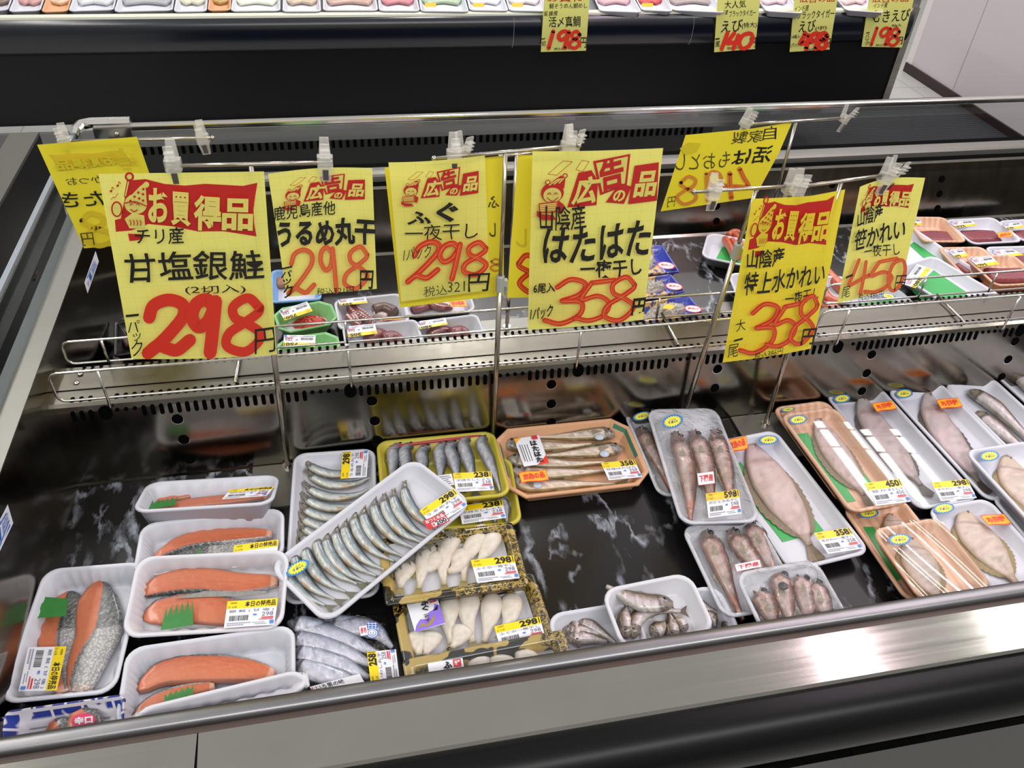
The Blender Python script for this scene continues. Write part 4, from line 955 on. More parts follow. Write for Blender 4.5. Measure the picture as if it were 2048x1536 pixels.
p = mk('smelt_pack', 'yellow tray of seven smelt on a red straw, upper of the pair', px_(753, 882, 985, 860, 1027, 990, 762, 1014), (.03, .03, .046, .046), .02, M['yellow_tray'], G_H, r=.02)
hs = [(892, 160, 830, 420), (965, 160, 925, 440), (1080, 175, 1045, 430), (1205, 155, 1160, 440), (1262, 150, 1290, 440), (1352, 115, 1400, 470), (1468, 110, 1572, 480)]
smelts(p, [kC(a, b, a - 38 + (c - a) * .15, b + 60, (a + c) / 2 - 18, (b + d) / 2, c, d) for a, b, c, d in hs])
b = MB(); q = p.locs(kC(820, 185, 1500, 95), .0155); b.tube(q, .0026, 8); b.build('straw', M['red_skewer'], p.root, True)
price_label(p, kC(1270, 492, 1530, 478, 1248, 365), '238', '子持ちししゃも'); price_label(p, kC(1160, 462, 1262, 440, 1145, 385), '', '', detail=False, name='paper_label') if False else None
pr = Print(LM); bl, br, tl = kC(1160, 455, 1258, 442, 1142, 380); pr.quad(bl, br, tl, 0, 0, 1, 1, LW)
for i in range(5): pr.quad(bl, br, tl, .06, .12 + i * .17, .9 - .1 * (i % 3), .19 + i * .17, LG); pr.lay = 1
onpack(p, pr, 'paper_label', p.H + .002)
p = mk('smelt_pack', 'yellow smelt tray mostly hidden beneath its twin and the sardines', px_(800, 930, 1022, 908, 1044, 1042, 785, 1070), .022, .02, M['yellow_tray'], G_H, r=.02)
smelts(p, [kC(1560, 520, 1590, 590, 1620, 690), kC(1480, 530, 1510, 600, 1540, 690), kC(1400, 540, 1420, 610, 1440, 700)])
price_label(p, kC(1312, 712, 1612, 668, 1285, 590), '238', '子持ちししゃも')
G_F = 'puffer fillet packs on black and gold trays'
GB = dict(r=.006, wall=.006, lip=.012, mat2=M['foam'])
p = mk('puffer_pack', 'black and gold tray of pale puffer fillets under the slanted sardine tray', px_(757, 1078, 1022, 1042, 1063, 1172, 768, 1208), (.047, .047, .047, .047), .02, M['goldblack'], G_F, **GB)
for sp in ((1460, 715, 1400, 830, 1335, 950, 1322, 1095), (1275, 745, 1215, 860, 1180, 1000, 1190, 1120), (1090, 840, 1045, 990, 1015, 1145), (1540, 750, 1480, 880, 1420, 960), (950, 960, 905, 1060, 890, 1140), (1150, 900, 1090, 990, 1010, 1030), (1330, 880, 1280, 990, 1210, 1030)): fugu(p, kC(*sp), .031)
price_label(p, kC(1415, 1113, 1705, 1080, 1370, 958), '298', 'ふぐの一夜干し'); p.film(amp=.00012)
p = mk('puffer_pack', 'black and gold puffer tray with a purple printed label, middle of three', px_(785, 1190, 1058, 1148, 1130, 1290, 806, 1348), .03, .022, M['goldblack'], G_F, **GB)
for sp in ((1240, 1205, 1215, 1350, 1235, 1520), (1375, 1175, 1350, 1330, 1385, 1510), (1525, 1180, 1500, 1350, 1465, 1510), (1655, 1180, 1640, 1330, 1585, 1450), (1000, 1440, 1005, 1520, 1020, 1600), (1110, 1440, 1090, 1520, 1060, 1600), (1330, 1400, 1290, 1480, 1240, 1550)): fugu(p, kC(*sp), .032)
price_label(p, kC(1572, 1558, 1882, 1490, 1530, 1410), '298', 'ふぐの一夜干し')
def fugu_label(p, t, zl=None):
    bl, br, tl = t; pr = Print(SM); A_ = lambda u, v: pr.af(bl, br, tl, u, v)
    pr.poly([A_(0, 0), A_(1, 0), A_(1, 1), A_(0, 1)], SM[6])
    pr.poly([A_(0, 0), A_(1, .02), A_(1, .62), A_(.86, .72), A_(.78, .55), A_(.6, .5), A_(.5, .3), A_(.28, .36), A_(.1, .2)], SM[9])
    pr.poly([A_(.1, .1), A_(.3, .22), A_(.42, .12), A_(.62, .24), A_(.78, .42), A_(.7, .2), A_(.5, .06), A_(.3, .12)], SM[10]); pr.poly([A_(.74, .5), A_(.95, .66), A_(.9, .5)], SM[7])
    pr.poly([A_(.72, .76), A_(.94, .76), A_(.94, .98), A_(.72, .98)], SM[8]); pr.text('厳選', A_(.75, .8), A_(.91, .8), A_(.75, .95), SM[6], .02)
    pr.text('ふ', A_(.42, .74), A_(.68, .74), A_(.42, .95), SM[7], .05); pr.text('ぐ', A_(.42, .55), A_(.66, .55), A_(.42, .73), SM[7], .05)
    for i, ch in enumerate('一夜干'): pr.text(ch, A_(.42, .43 - i * .13), A_(.58, .43 - i * .13), A_(.42, (.45 if i == 0 else .54 - i * .13)), SM[7], .02)
    for i in range(4): pr.poly([A_(.1 + i * .055, .42), A_(.125 + i * .055, .42), A_(.125 + i * .055, .8), A_(.1 + i * .055, .8)], LG if LG in pr.mats else SM[7]) if i > 8 else None
    onpack(p, pr, 'printed_label', p.H + .002 if zl is None else zl)
fugu_label(p, kC(990, 1450, 1195, 1390, 930, 1250)); p.film(amp=.00012)
p = mk('puffer_pack', 'black and gold puffer tray at the front, cut off by the steel rim', px_(808, 1312, 1122, 1264, 1160, 1340, 812, 1402), (.055, .055, .05, .05), .022, M['goldblack'], G_F, **GB)
for sp in ((1560, 690, 1600, 760, 1620, 860), (1760, 680, 1760, 760, 1760, 860), (1960, 640, 1940, 740, 1920, 840)): fugu(p, kH(*sp), .034)
fugu_label(p, kH(1235, 1000, 1500, 960, 1195, 745)); p.film(amp=.00012)
# bag of iwashi
p = Pack('sardine_bag', 'clear bag of large silvery sardines with a 258 label, front of the shelf', 'fish bag', px_(572, 1243, 767, 1222, 803, 1357, 582, 1388), .02, .016)
for sp in ((130, 430, 300, 470, 600, 570, 840, 680), (140, 540, 300, 580, 560, 660, 800, 760), (145, 640, 320, 690, 560, 760, 760, 850), (150, 730, 330, 800, 560, 870, 720, 930), (380, 420, 600, 460, 800, 500, 930, 620)): small_fish(p, kH(*sp), .030, .016, 1, 'iwashi', z0=.002, tail=False)
vs = []; fs = []; n = 30
for j in range(n + 1):
    for i in range(n + 1):
        u, v = i / n * 2 - 1, j / n * 2 - 1; e = max(0, (1 - u ** 4) * (1 - v ** 4)) ** .6
        vs.append((u * p.W / 2 * 1.02, v * p.D / 2 * 1.02, .003 + .021 * e + .001 * nz((u * 6, v * 6, 7))))
for j in range(n):
    for i in range(n): a = j * (n + 1) + i; fs.append((a, a + 1, a + n + 2, a + n + 1))
mesh('film', vs, fs, M['wrinkle'], p.root, True)
price_label(p, kH(985, 880, 955, 640, 765, 900), '258', 'いわし丸干', zl=.026)
pr = Print(SM); bl, br, tl = kH(360, 1030, 740, 930, 300, 925); A_ = lambda u, v: pr.af(bl, br, tl, u, v)
pr.poly([A_(0, 0), A_(1, 0), A_(1, 1), A_(0, 1)], SM[6]); pr.text('いろ里の味', A_(.1, .66), A_(.66, .66), A_(.1, .95), SM[7], .02, .03); pr.text('いわし', A_(.12, .05), A_(.85, .05), A_(.12, .5), SM[7], .04); pr.text('味', A_(0, .7), A_(.06, .7), A_(0, .9), SM[8], .02)
onpack(p, pr, 'printed_label', .026)
pr = Print(STK + [LR]); cx_, cy_ = 775, 462
kk = lambda x, y: kH(x, y)[0]
pr.poly([kk(cx_ + 42 * math.cos(a * PI / 12), cy_ + 32 * math.sin(a * PI / 12)) for a in range(24)], STK[1])
for i in (-.5, 0, .5): pr.poly([kk(cx_ + i * 50 - 2, cy_ - 26), kk(cx_ + i * 50 + 2, cy_ - 26), kk(cx_ + i * 50 + 2, cy_ + 26), kk(cx_ + i * 50 - 2, cy_ + 26)], STK[0]); pr.lay = 1; pr.poly([kk(cx_ - 36, cy_ + i * 36 - 2), kk(cx_ + 36, cy_ + i * 36 - 2), kk(cx_ + 36, cy_ + i * 36 + 2), kk(cx_ - 36, cy_ + i * 36 + 2)], STK[0]); pr.lay = 1
cy_ = 520
for rr, m_ in ((46, 1), (40, 0), (32, 1), (27, 0)): pr.poly([kk(cx_ + rr * math.cos(a * PI / 12), cy_ + rr * .8 * math.sin(a * PI / 12)) for a in range(24)], STK[m_])
for dx in (-10, 10): pr.poly([kk(cx_ + dx - 3, cy_ - 8), kk(cx_ + dx + 3, cy_ - 8), kk(cx_ + dx + 3, cy_ + 1), kk(cx_ + dx - 3, cy_ + 1)], STK[1])
pr.stroke([kk(cx_ - 14, cy_ + 7), kk(cx_, cy_ + 14), kk(cx_ + 14, cy_ + 7)], 1.0, STK[1])
pr.poly(kH(675, 475, 735, 465, 745, 535, 690, 545), STK[0]); pr.text('産地', *[kk(*q) for q in ((690, 530), (735, 522), (685, 482))], LR, .02)
pr.text('マーク', *[kk(*q) for q in ((825, 535), (858, 490), (815, 515))], STK[1], .02)
onpack(p, pr, 'globe_sticker', .026)
# hatahata
p = mk('sandfish_pack', 'peach eight-sided tray of six sandfish with an orange and white label', px_(984, 860, 1252, 832, 1306, 964, 1020, 1000), .028, .026, M['peach'], 'sandfish packs', octo=.026, wall=.012, lip=.006)
q = p.outline(.0003, 0, octo=.026)
for sg in ((0, 1), (1, 2), (4, 5)):      # green corner bands
    i0 = p.outline(.0068, 0, octo=.026); i1 = p.outline(.0175, 0, octo=.026); f0, f1 = {0: (.35, 1), 1: (.0, .75), 4: (0, .8)}[sg[0]]
    A0, B0, A1, B1 = i0[sg[0]], i0[sg[1]], i1[sg[0]], i1[sg[1]]
    mesh('green_band', [tuple(A0.lerp(B0, f0)[:2]) + (p.H - .0015,), tuple(A0.lerp(B0, f1)[:2]) + (p.H - .0015,), tuple(A1.lerp(B1, f1)[:2]) + (.0056,), tuple(A1.lerp(B1, f0)[:2]) + (.0056,)], [(0, 1, 2, 3)], mat('green_band', '#3f7a63', .35), p.root)
for sp, sd_ in (((915, 265, 780, 270, 600, 280, 390, 285), -1), ((165, 330, 330, 350, 560, 350, 760, 330), 1), ((970, 360, 820, 385, 640, 400, 430, 412), -1), ((190, 440, 340, 460, 600, 470, 850, 455), 1), ((205, 520, 400, 540, 640, 530, 880, 510), 1), ((230, 575, 350, 620, 600, 610, 920, 600), 1)): small_fish(p, kD(*sp), .030, .018, sd_, 'hata')
pc = mat('pearl_gill', '#bfc8d4', .2, nz=.2, nscale=200)
for x, y in ((815, 285), (850, 400), (390, 610)):
    e = MB(); c = p.loc(*kD(x, y)[0], .02); e.ell((c.x, c.y, .0195), (.009, .008, .003)); e.build('gill_cover', [pc], p.root, True)
price_label(p, kD(880, 583, 1108, 560, 825, 465), '358', '甘塩はたはた'); wtag(p, kD(282, 600, 470, 575, 262, 535), '広告の品')
pr = Print(SM); bl, br, tl = kD(300, 490, 470, 465, 232, 300); A_ = lambda u, v: pr.af(bl, br, tl, u, v)
pr.poly([A_(0, 0), A_(1, 0), A_(1, 1), A_(0, 1)], SM[6]); pr.poly([A_(1, 0), A_(1, .3), A_(.85, .18), A_(.55, .0)], SM[4]); pr.poly([A_(0, 1), A_(.3, 1), A_(.12, .9), A_(0, .8)], SM[3])
for i, ch in enumerate('はたはた'): pr.text(ch, A_(.55, .66 - i * .2), A_(.82, .66 - i * .2), A_(.55, .84 - i * .2), SM[7], .05)
pr.poly([A_(.68, .86), A_(.9, .86), A_(.9, .99), A_(.68, .99)], SM[8])
for i in range(4): pr.poly([A_(.1 + i * .1, .15), A_(.125 + i * .1, .15), A_(.125 + i * .1, .75), A_(.1 + i * .1, .75)], SM[7]); pr.lay = 1
onpack(p, pr, 'printed_label', p.H + .002)
# nodoguro
G_N = 'film-wrapped blackthroat packs'
bul = lambda h: (lambda u, v: h * max(0, (1 - u ** 4)) * max(0, 1 - v ** 4) + .0022 * nz((u * 5, v * 7, 3)) + .0014 * nz((u * 15 + v * 5, v * 6, 5)))
def nodo(p, sps, w=.032):
    for sp in sps: small_fish(p, sp, w, .022, 1, 'nodo', n=24, m=14)
p = mk('blackthroat_pack', 'white tray of film-wrapped fish half hidden behind the 598 pack', px_(1244, 825, 1378, 810, 1448, 978, 1322, 994), .025, .022, FO, G_N, r=.022)
nodo(p, [kD(1090, 220, 1160, 360, 1230, 480, 1300, 640), kD(1190, 190, 1260, 330, 1320, 450, 1370, 620)]); umai(p, kD(1045, 187, 1168, 160, 1042, 130), .036); p.film(M['wrinkle'], bulge=bul(.010))
p = mk('blackthroat_pack', 'white tray of three wrapped reddish fish with the 598 label', px_(1304, 822, 1448, 811, 1502, 1036, 1352, 1054), .05, .024, FO, G_N, r=.022)
nodo(p, [kD(1330, 250, 1395, 450, 1430, 650, 1440, 850), kD(1450, 240, 1520, 420, 1560, 600, 1590, 760), kD(1600, 230, 1650, 420, 1690, 580, 1720, 760)], .036)
price_label(p, kD(1560, 840, 1785, 810, 1540, 675), '598', 'のどぐろ丸干し', zl=.032); umai(p, kD(1245, 240, 1388, 212, 1240, 150), .036)
def shimo(p, t, zl):
    bl, br, tl = t; pr = Print(LM); A_ = lambda u, v: pr.af(bl, br, tl, u, v)
    pr.quad(bl, br, tl, 0, 0, 1, 1, LR); pr.quad(bl, br, tl, .02, .03, .98, .97, LW); pr.text('下関産', A_(.1, .22), A_(.92, .22), A_(.1, .8), LR, .03); onpack(p, pr, 'origin_label', zl)
shimo(p, kD(1490, 620, 1605, 605, 1480, 535), .038); p.film(M['wrinkle'], bulge=bul(.011))
p = mk('blackthroat_pack', 'wrapped white tray of brown fish between the 598 pack and the front rim', px_(1367, 1050, 1517, 1031, 1602, 1200, 1445, 1248), .035, .024, FO, G_N, r=.022)
nodo(p, [kE(1120, 270, 1200, 450, 1270, 620, 1390, 880), kE(1300, 270, 1390, 420, 1480, 520, 1590, 660), kE(1425, 215, 1490, 350, 1560, 480, 1640, 600)], .036); shimo(p, kE(1340, 560, 1515, 525, 1325, 510), .040); p.film(M['wrinkle'], bulge=bul(.010))
p = mk('blackthroat_pack', 'wrapped white tray with dark-eyed fish against the front rim', px_(1471, 1142, 1632, 1118, 1705, 1240, 1530, 1285), (.062, .062, .055, .055), .024, FO, G_N, r=.022)
nodo(p, [kE(1640, 560, 1655, 690, 1690, 830, 1740, 950), kE(1790, 590, 1800, 700, 1830, 830, 1860, 920), kE(1870, 620, 1905, 740, 1950, 840, 1990, 900), kE(1490, 690, 1540, 780, 1580, 880, 1620, 960)], .034)
e = MB(); c = p.loc(*kE(1660, 655)[0], .03); e.ell((c.x, c.y, .030), (.0075, .0065, .004)); e.build('dark_eye', [M['eye']], p.root, True); p.film(M['wrinkle'], bulge=bul(.010))
# loose little fish packs
G_P = 'smelt-whiting packs at the front rim'
p = mk('whiting_pack', 'deep white tray of small dried fish at the rim beside the puffer trays', px_(1094, 1226, 1264, 1200, 1305, 1295, 1120, 1330), .034, .03, FO, G_P, r=.022)
for sp in ((160, 960, 300, 965, 470, 985), (265, 1060, 235, 930, 205, 820), (250, 895, 370, 945, 520, 1040), (180, 1010, 320, 1010, 460, 1030)): small_fish(p, kE(*sp), .019, .016, 1, 'smelt', tail=False)
p = mk('whiting_pack', 'deep white tray of pale curled fish at the rim, tilted toward the aisle', px_(1290, 1190, 1432, 1170, 1495, 1270, 1325, 1305), .03, .028, FO, G_P, r=.024)
for sp in ((1080, 760, 1130, 810, 1240, 840), (1130, 840, 1180, 880, 1200, 930), (1260, 950, 1280, 920, 1295, 870)): small_fish(p, kE(*sp), .016, .014, 1, 'smelt')
p = mk('whiting_pack', 'deep white tray with one long fish lying over its back corner, middle of three', px_(1200, 1174, 1377, 1146, 1440, 1262, 1246, 1308), (.06, .06, .052, .052), .03, M['foam2'], G_P, r=.024)
small_fish(p, kE(905, 770, 720, 775, 590, 725, 455, 650), .030, .018, -1, 'smelt', z0=.014, tail=False)
for sp in ((640, 1000, 655, 890, 770, 825, 960, 822), (590, 1000, 575, 870, 590, 790), (760, 980, 820, 940, 870, 900), (905, 1010, 895, 920, 885, 845), (990, 970, 940, 900, 905, 845)): small_fish(p, kE(*sp), .022, .016, 1, 'smelt')
# flatfish
G_K = 'flatfish packs on the right of the near shelf'
WT = dict(r=.02, lip=.006, wall=.009)
p = mk('flatfish_pack', 'long white tray holding one big pale flatfish with the 358 label', px_(1396, 886, 1552, 860, 1746, 1106, 1590, 1138), .026, .022, FO, G_K, **WT)
sheet(p, kF(45, 850, 110, 760, 480, 1285, 400, 1310), M['greensheet'], 'green_sheet', .0036); sheet(p, kF(480, 1290, 400, 1310, 300, 1160, 600, 1130, 680, 1230), M['greensheet'], 'green_sheet', .0037)
flatfish(p, kF(185, 620, 250, 770, 360, 960, 500, 1170, 590, 1320), .078, .014); price_label(p, kF(710, 1392, 950, 1355, 612, 1250), '358', '水かれい一夜干し'); umai(p, kF(240, 650, 375, 640, 233, 588)); wtag(p, kF(30, 705, 165, 665, 15, 625), '広告の品')
G_W = 'wood-print trays of flatfish'
p = mk('flatfish_pack', 'wood-print tray under another, at the divider behind the 450 pack', px_(1539, 812, 1650, 802, 1808, 985, 1682, 1006), .022, .02, M['wood'], G_W, **WT)
umai(p, kF(390, 428, 482, 418, 390, 395)); flatfish(p, kF(560, 420, 620, 560, 760, 760, 880, 920), .05, .010, tint=3)
p = mk('flatfish_pack', 'shiny film-covered wood-print tray with the 450 label', px_(1554, 826, 1666, 815, 1833, 1003, 1704, 1024), .046, .022, M['wood'], G_W, **WT)
sheet(p, kF(490, 575, 570, 565, 900, 1030, 830, 1040), M['greensheet'], 'green_sheet', .0036); sheet(p, kF(880, 860, 960, 840, 1040, 950, 960, 960), M['greensheet'], 'green_sheet', .0036)
flatfish(p, kF(640, 450, 710, 610, 850, 830, 960, 980), .056, .012, tint=0); price_label(p, kF(1040, 1065, 1275, 1035, 962, 910), '450', '笹かれい'); umai(p, kF(445, 513, 570, 500, 442, 452)); p.film(amp=0, bulge=lambda u, v: .0012 * (1 - u * u))
p = mk('flatfish_pack', 'wood-print tray wedged under the two film-shiny wood trays', px_(1682, 1012, 1802, 994, 1955, 1182, 1815, 1204), .022, .02, M['wood'], G_W, **WT)
sheet(p, kG(950, 660, 1020, 660, 1230, 1000, 1180, 1030), M['greensheet'], 'green_sheet', .0036)
umai(p, kF(925, 1155, 1060, 1140, 915, 1092)); flatfish(p, kF(1130, 1110, 1200, 1250, 1330, 1450), .05, .010, tint=3)
p = mk('flatfish_pack', 'film-shiny wood-print tray resting on the front rim', px_(1738, 1056, 1873, 1036, 2000, 1178, 1845, 1204), (.048, .048, .044, .044), .022, M['wood'], G_W, **WT)
sheet(p, kG(1170, 855, 1260, 855, 1330, 1000, 1250, 1000), M['greensheet'], 'green_sheet', .0036)
flatfish(p, kG(1265, 720, 1310, 850, 1390, 1020, 1480, 1160), .06, .012, tint=2); umai(p, kF(1125, 1338, 1280, 1325, 1118, 1262)); p.film(amp=0, bulge=lambda u, v: .004 * math.sin(u * 2.6 + v * 1.2) * (1 - u * u))
def wk(label, q, z, sps, st, tg=None, lab=None, tint=1, w=.064, H=.022):
    p = mk('flatfish_pack', label, q, z, H, FO, G_K, **WT)
    for sp in sps: flatfish(p, sp, w, .013, tint=tint)
    if st: umai(p, st)
    if tg: wtag(p, tg, 'お買得')
    if lab: price_label(p, lab, '298', '水かれい一夜干し')
    return p
p = wk('long white flatfish tray with the 298 label touching the 450 pack', px_(1641, 785, 1758, 775, 1968, 996, 1843, 1018), .024, [kF(940, 300, 985, 440, 1095, 610, 1240, 790, 1350, 910)], kF(750, 368, 865, 355, 745, 310), kF(1042, 422, 1180, 396, 1008, 372), kF(1480, 1032, 1725, 1010, 1415, 905)); p.film(amp=0, bulge=lambda u, v: .0015 * (1 - u * u))
p = wk('long white flatfish tray second from the right along the divider', px_(1762, 776, 1884, 765, 2095, 978, 1985, 1002), .024, [kF(1395, 270, 1425, 420, 1525, 590, 1650, 760, 1750, 890)], kF(1170, 333, 1290, 325, 1168, 272), kF(1482, 402, 1628, 382, 1448, 346))
p = mk('lizardfish_pack', 'white tray holding slim grey-brown fish heads up, by the divider', px_(1887, 768, 1987, 751, 2190, 945, 2085, 968), .024, .022, FO, None, **WT)
small_fish(p, kF(1675, 275, 1820, 370, 1960, 490, 2160, 680), .034, .022, 1, 'smelt', n=26); small_fish(p, kF(1730, 420, 1840, 520, 1960, 610, 2150, 760), .032, .018, 1, 'smelt', n=26)
p = mk('lizardfish_pack', 'white fish tray farthest right along the divider, cut by the picture edge', px_(1976, 738, 2085, 721, 2275, 890, 2172, 912), .024, .022, FO, None, **WT)
small_fish(p, kF(1975, 140, 2060, 240, 2160, 350), .030, .02, 1, 'smelt', n=26)
p = wk('white flatfish tray at the right edge lying across two others', px_(1928, 899, 2062, 880, 2255, 1072, 2112, 1104), .048, [kF(1935, 710, 1985, 860, 2080, 1010, 2200, 1180)], kF(1745, 765, 1880, 755, 1742, 693), tint=2, w=.07)
p = wk('white flatfish tray lowest right, tag over the fish, at the front rim', px_(1842, 1012, 1974, 1001, 2155, 1182, 2015, 1208), .026, [kG(1640, 530, 1705, 690, 1850, 870, 2010, 1040)], kF(1430, 1125, 1575, 1110, 1425, 1053), kF(1802, 1198, 1960, 1180, 1750, 1137), tint=2, w=.072)
p = wk('white flatfish tray nearly hidden at the right edge, only its sticker side showing', px_(1980, 990, 2105, 975, 2265, 1152, 2130, 1172), .024, [], kF(1938, 1085, 2040, 1080, 1925, 1020))

# ================================================================= FAR WELL PACKS
def far_label(p, t, price, zl=None): return price_label(p, t, price, '', zl=zl)
G_I = 'salmon roe packs on green trays'
p = mk('roe_pack', 'pale green tray of red salmon roe with the 750 label, beyond the divider', px_(550, 622, 657, 593, 680, 645, 553, 668), .034, .03, M['green_tray'], G_I, octo=.02, wall=.012, lip=.004, mat2=M['foam'])
o = mound(p, kJ(190, 470, 530, 440, 520, 330, 200, 360), .014, ('#a5230c', '#d8401c'), 'roe', .0028, 260, matn='octopus'); o['kind'] = 'stuff'
far_label(p, kJ(330, 205, 90, 285, 395, 295)[::1] if False else [kJ(345, 200)[0], kJ(85, 290)[0], kJ(398, 290)[0]], '750')
p = mk('roe_pack', 'second green roe tray half hidden behind the divider grille', px_(556, 674, 668, 663, 690, 702, 553, 722), .034, .03, M['green_tray'], G_I, octo=.02, wall=.012, lip=.004, mat2=M['foam'])
far_label(p, [kJ(425, 515)[0], kJ(130, 512)[0], kJ(420, 620)[0]], '750')
G_O = 'octopus packs beyond the divider'
p = mk('octopus_pack', 'white tray of octopus with the 397 label and spotted tentacle', px_(667, 596, 802, 588, 824, 642, 676, 662), .03, .028, FO, G_O, r=.018)
tentacle(p, kJ(760, 240, 800, 300, 900, 350, 990, 390), .030, .02); tentacle(p, kJ(740, 330, 790, 380, 850, 400), .026, .016); block(p, kJ(960, 240, 1060, 220, 1160, 260), .026, .026, ('#6b4c45', '#4d3a34'), name='octopus_piece', matn='octopus', ex=1.2); block(p, kJ(960, 290, 1040, 300, 1090, 320), .014, .016, ('#e3d6d2', '#b9aaa5'), name='octopus_piece', ex=1.2)
far_label(p, [kJ(890, 160)[0], kJ(630, 185)[0], kJ(910, 215)[0]], '397'); wtag(p, [kJ(1235, 335)[0], kJ(1020, 350)[0], kJ(1235, 365)[0]], '広告の品')
p = mk('octopus_pack', 'white octopus tray under the fugu price card with orange tag', px_(800, 572, 932, 563, 955, 622, 814, 634), .03, .022, FO, G_O, r=.02)
tentacle(p, kJ(1320, 260, 1420, 240, 1500, 230), .03, .02, suckers=False); tentacle(p, kJ(1500, 200, 1580, 240, 1700, 230), .03, .018); wtag(p, [kJ(1810, 180)[0], kJ(1660, 195)[0], kJ(1840, 240)[0]], '広告の品')
p = mk('octopus_pack', 'deep white octopus tray behind the fence under the 397 one', px_(684, 652, 832, 638, 850, 684, 690, 700), .034, .03, FO, G_O, r=.014)
tentacle(p, kJ(900, 560, 1020, 490, 1110, 470), .03, .026, suckers=False); tentacle(p, kJ(1050, 550, 1150, 510, 1250, 540), .028, .02, suckers=False); far_label(p, [kJ(975, 405)[0], kJ(705, 440)[0], kJ(1000, 500)[0]], '305')
p = mk('octopus_pack', 'deep white octopus tray behind the fence with the 380 label', px_(832, 640, 950, 629, 980, 672, 840, 692), .034, .03, FO, G_O, r=.014)
tentacle(p, kJ(1480, 510, 1600, 460, 1720, 440), .028, .02); tentacle(p, kJ(1680, 500, 1780, 460, 1870, 490), .028, .02, suckers=False); far_label(p, [kJ(1630, 350)[0], kJ(1365, 395)[0], kJ(1655, 415)[0]], '380')
p = mk('shellfish_pack', 'blue-edged tray glimpsed between the two left price cards', px_(540, 540, 644, 533, 640, 598, 540, 606), .03, .028, M['blue_tray'], None, r=.012, mat2=FO)
block(p, px_(552, 560, 590, 556, 630, 556), .04, .012, ('#b98a6a', '#8d6450'), name='shellfish_meat')
p = mk('dark_tray_pack', 'dark tray at the left end beyond the divider behind the big salmon card', px_(222, 640, 330, 628, 330, 695, 232, 712), .034, .03, M['black_tray'], None, r=.008)
block(p, px_(245, 680, 280, 670, 320, 665), .03, .012, ('#6b5246', '#3f332c'), name='fish_piece')
G_C = 'whitebait packs on blue and gold trays'
for q, s1, lm, lb in ((px_(1235, 494, 1324, 490, 1360, 541, 1262, 552), (1250, 545, 1310, 540, 1308, 505, 1250, 508), None, 'blue and gold tray of grey whitebait, rearmost of three'),
                  (px_(1250, 556, 1338, 551, 1378, 583, 1275, 594), (1268, 588, 1340, 582, 1325, 556, 1262, 560), None, 'blue and gold tray of whitebait, middle of three'),
                  (px_(1262, 602, 1372, 596, 1420, 628, 1285, 642), (1285, 640, 1385, 628, 1365, 602, 1275, 606), 1, 'blue and gold whitebait tray with a lemon slice, at the fence')):
    p = mk('whitebait_pack', lb, q, .034, .026, M['goldblue'], G_C, r=.004, wall=.012, lip=.003)
    mound(p, [(a, b_) for a, b_ in zip(s1[::2], s1[1::2])], .016, ('#8f8d88', '#c9c5bb'), 'whitebait', .004, 220)['kind'] = 'stuff'
    if lm: sheet(p, [kL(630, 1060)[0], kL(680, 1010)[0], kL(760, 1020)[0], kL(775, 1060)[0], kL(720, 1080)[0]], mat('lemon', '#e2c21c', .4, nz=.2), 'lemon_slice', .026)
    cx_, cy_ = (q[2][0] + q[1][0]) / 2 - 6, q[2][1] - 13
    pr = Print(LM); bl, br, tl = (cx_ - 22, cy_ + 9), (cx_ + 14, cy_ + 13), (cx_ - 22, cy_ - 7)
    for k_, m_ in ((.5, LR), (.42, LW)): pr.poly([pr.af(bl, br, tl, .5 + k_ * math.cos(a * PI / 12), .5 + k_ * .9 * math.sin(a * PI / 12)) for a in range(24)], m_)
    pr.text('釜揚げ', pr.af(bl, br, tl, .2, .35), pr.af(bl, br, tl, .8, .35), pr.af(bl, br, tl, .2, .65), LR, .02); onpack(p, pr, 'oval_sticker', p.H + .002)
G_R = 'crab packs beyond the divider'
CR = ('#c86a4c', '#a8472f')
p = mk('crab_pack', 'white tray with green sheet and a reddish crab, left of the upper right price card', px_(1418, 467, 1570, 490, 1560, 545, 1398, 512), .03, .026, FO, G_R, r=.024)
sheet(p, kL(1270, 480, 1370, 290, 1620, 330, 1560, 570), M['greensheet'], 'green_sheet', .0036)
for sp in ((1390, 180, 1440, 260, 1500, 380), (1470, 200, 1520, 270, 1560, 400), (1500, 130, 1560, 200, 1600, 330), (1430, 150, 1500, 110, 1570, 120)): block(p, kL(*sp), .014, .02, CR, z0=.008, name='crab_leg', matn='octopus', ex=1.2)
p = mk('crab_pack', 'white tray with crab pieces behind the two right price cards', px_(1476, 558, 1690, 540, 1716, 594, 1468, 612), .03, .026, FO, G_R, r=.024)
for sp in ((1640, 560, 1660, 590, 1690, 600), (1625, 580, 1650, 605, 1680, 610), (1655, 535, 1675, 555, 1690, 570)): block(p, px_(*sp), .022, .024, CR, name='crab_leg', matn='octopus', ex=1.2)
G_E = 'white trays with green sheets'
p = mk('sashimi_pack', 'long white tray with only a green sheet, beside the 450 yen card', px_(1740, 472, 1826, 446, 1944, 541, 1858, 574), .028, .024, FO, G_E, r=.02, lip=.006)
sheet(p, kI(700, 530, 780, 475, 1100, 740, 1000, 800), M['greensheet'], 'green_sheet', .0036)
p = mk('sashimi_pack', 'white tray with green sheet and the 380 label nearest the right fence', px_(1801, 540, 1862, 503, 1996, 590, 1912, 632), .052, .024, FO, G_E, r=.02, lip=.006)
sheet(p, kI(730, 1070, 985, 825, 1380, 1090, 1300, 1240, 900, 1240), M['greensheet'], 'green_sheet', .0036); far_label(p, [kI(800, 760)[0], kI(600, 960)[0], kI(955, 830)[0]] if False else [kI(790, 755)[0], kI(610, 985)[0], kI(950, 810)[0]], '380')
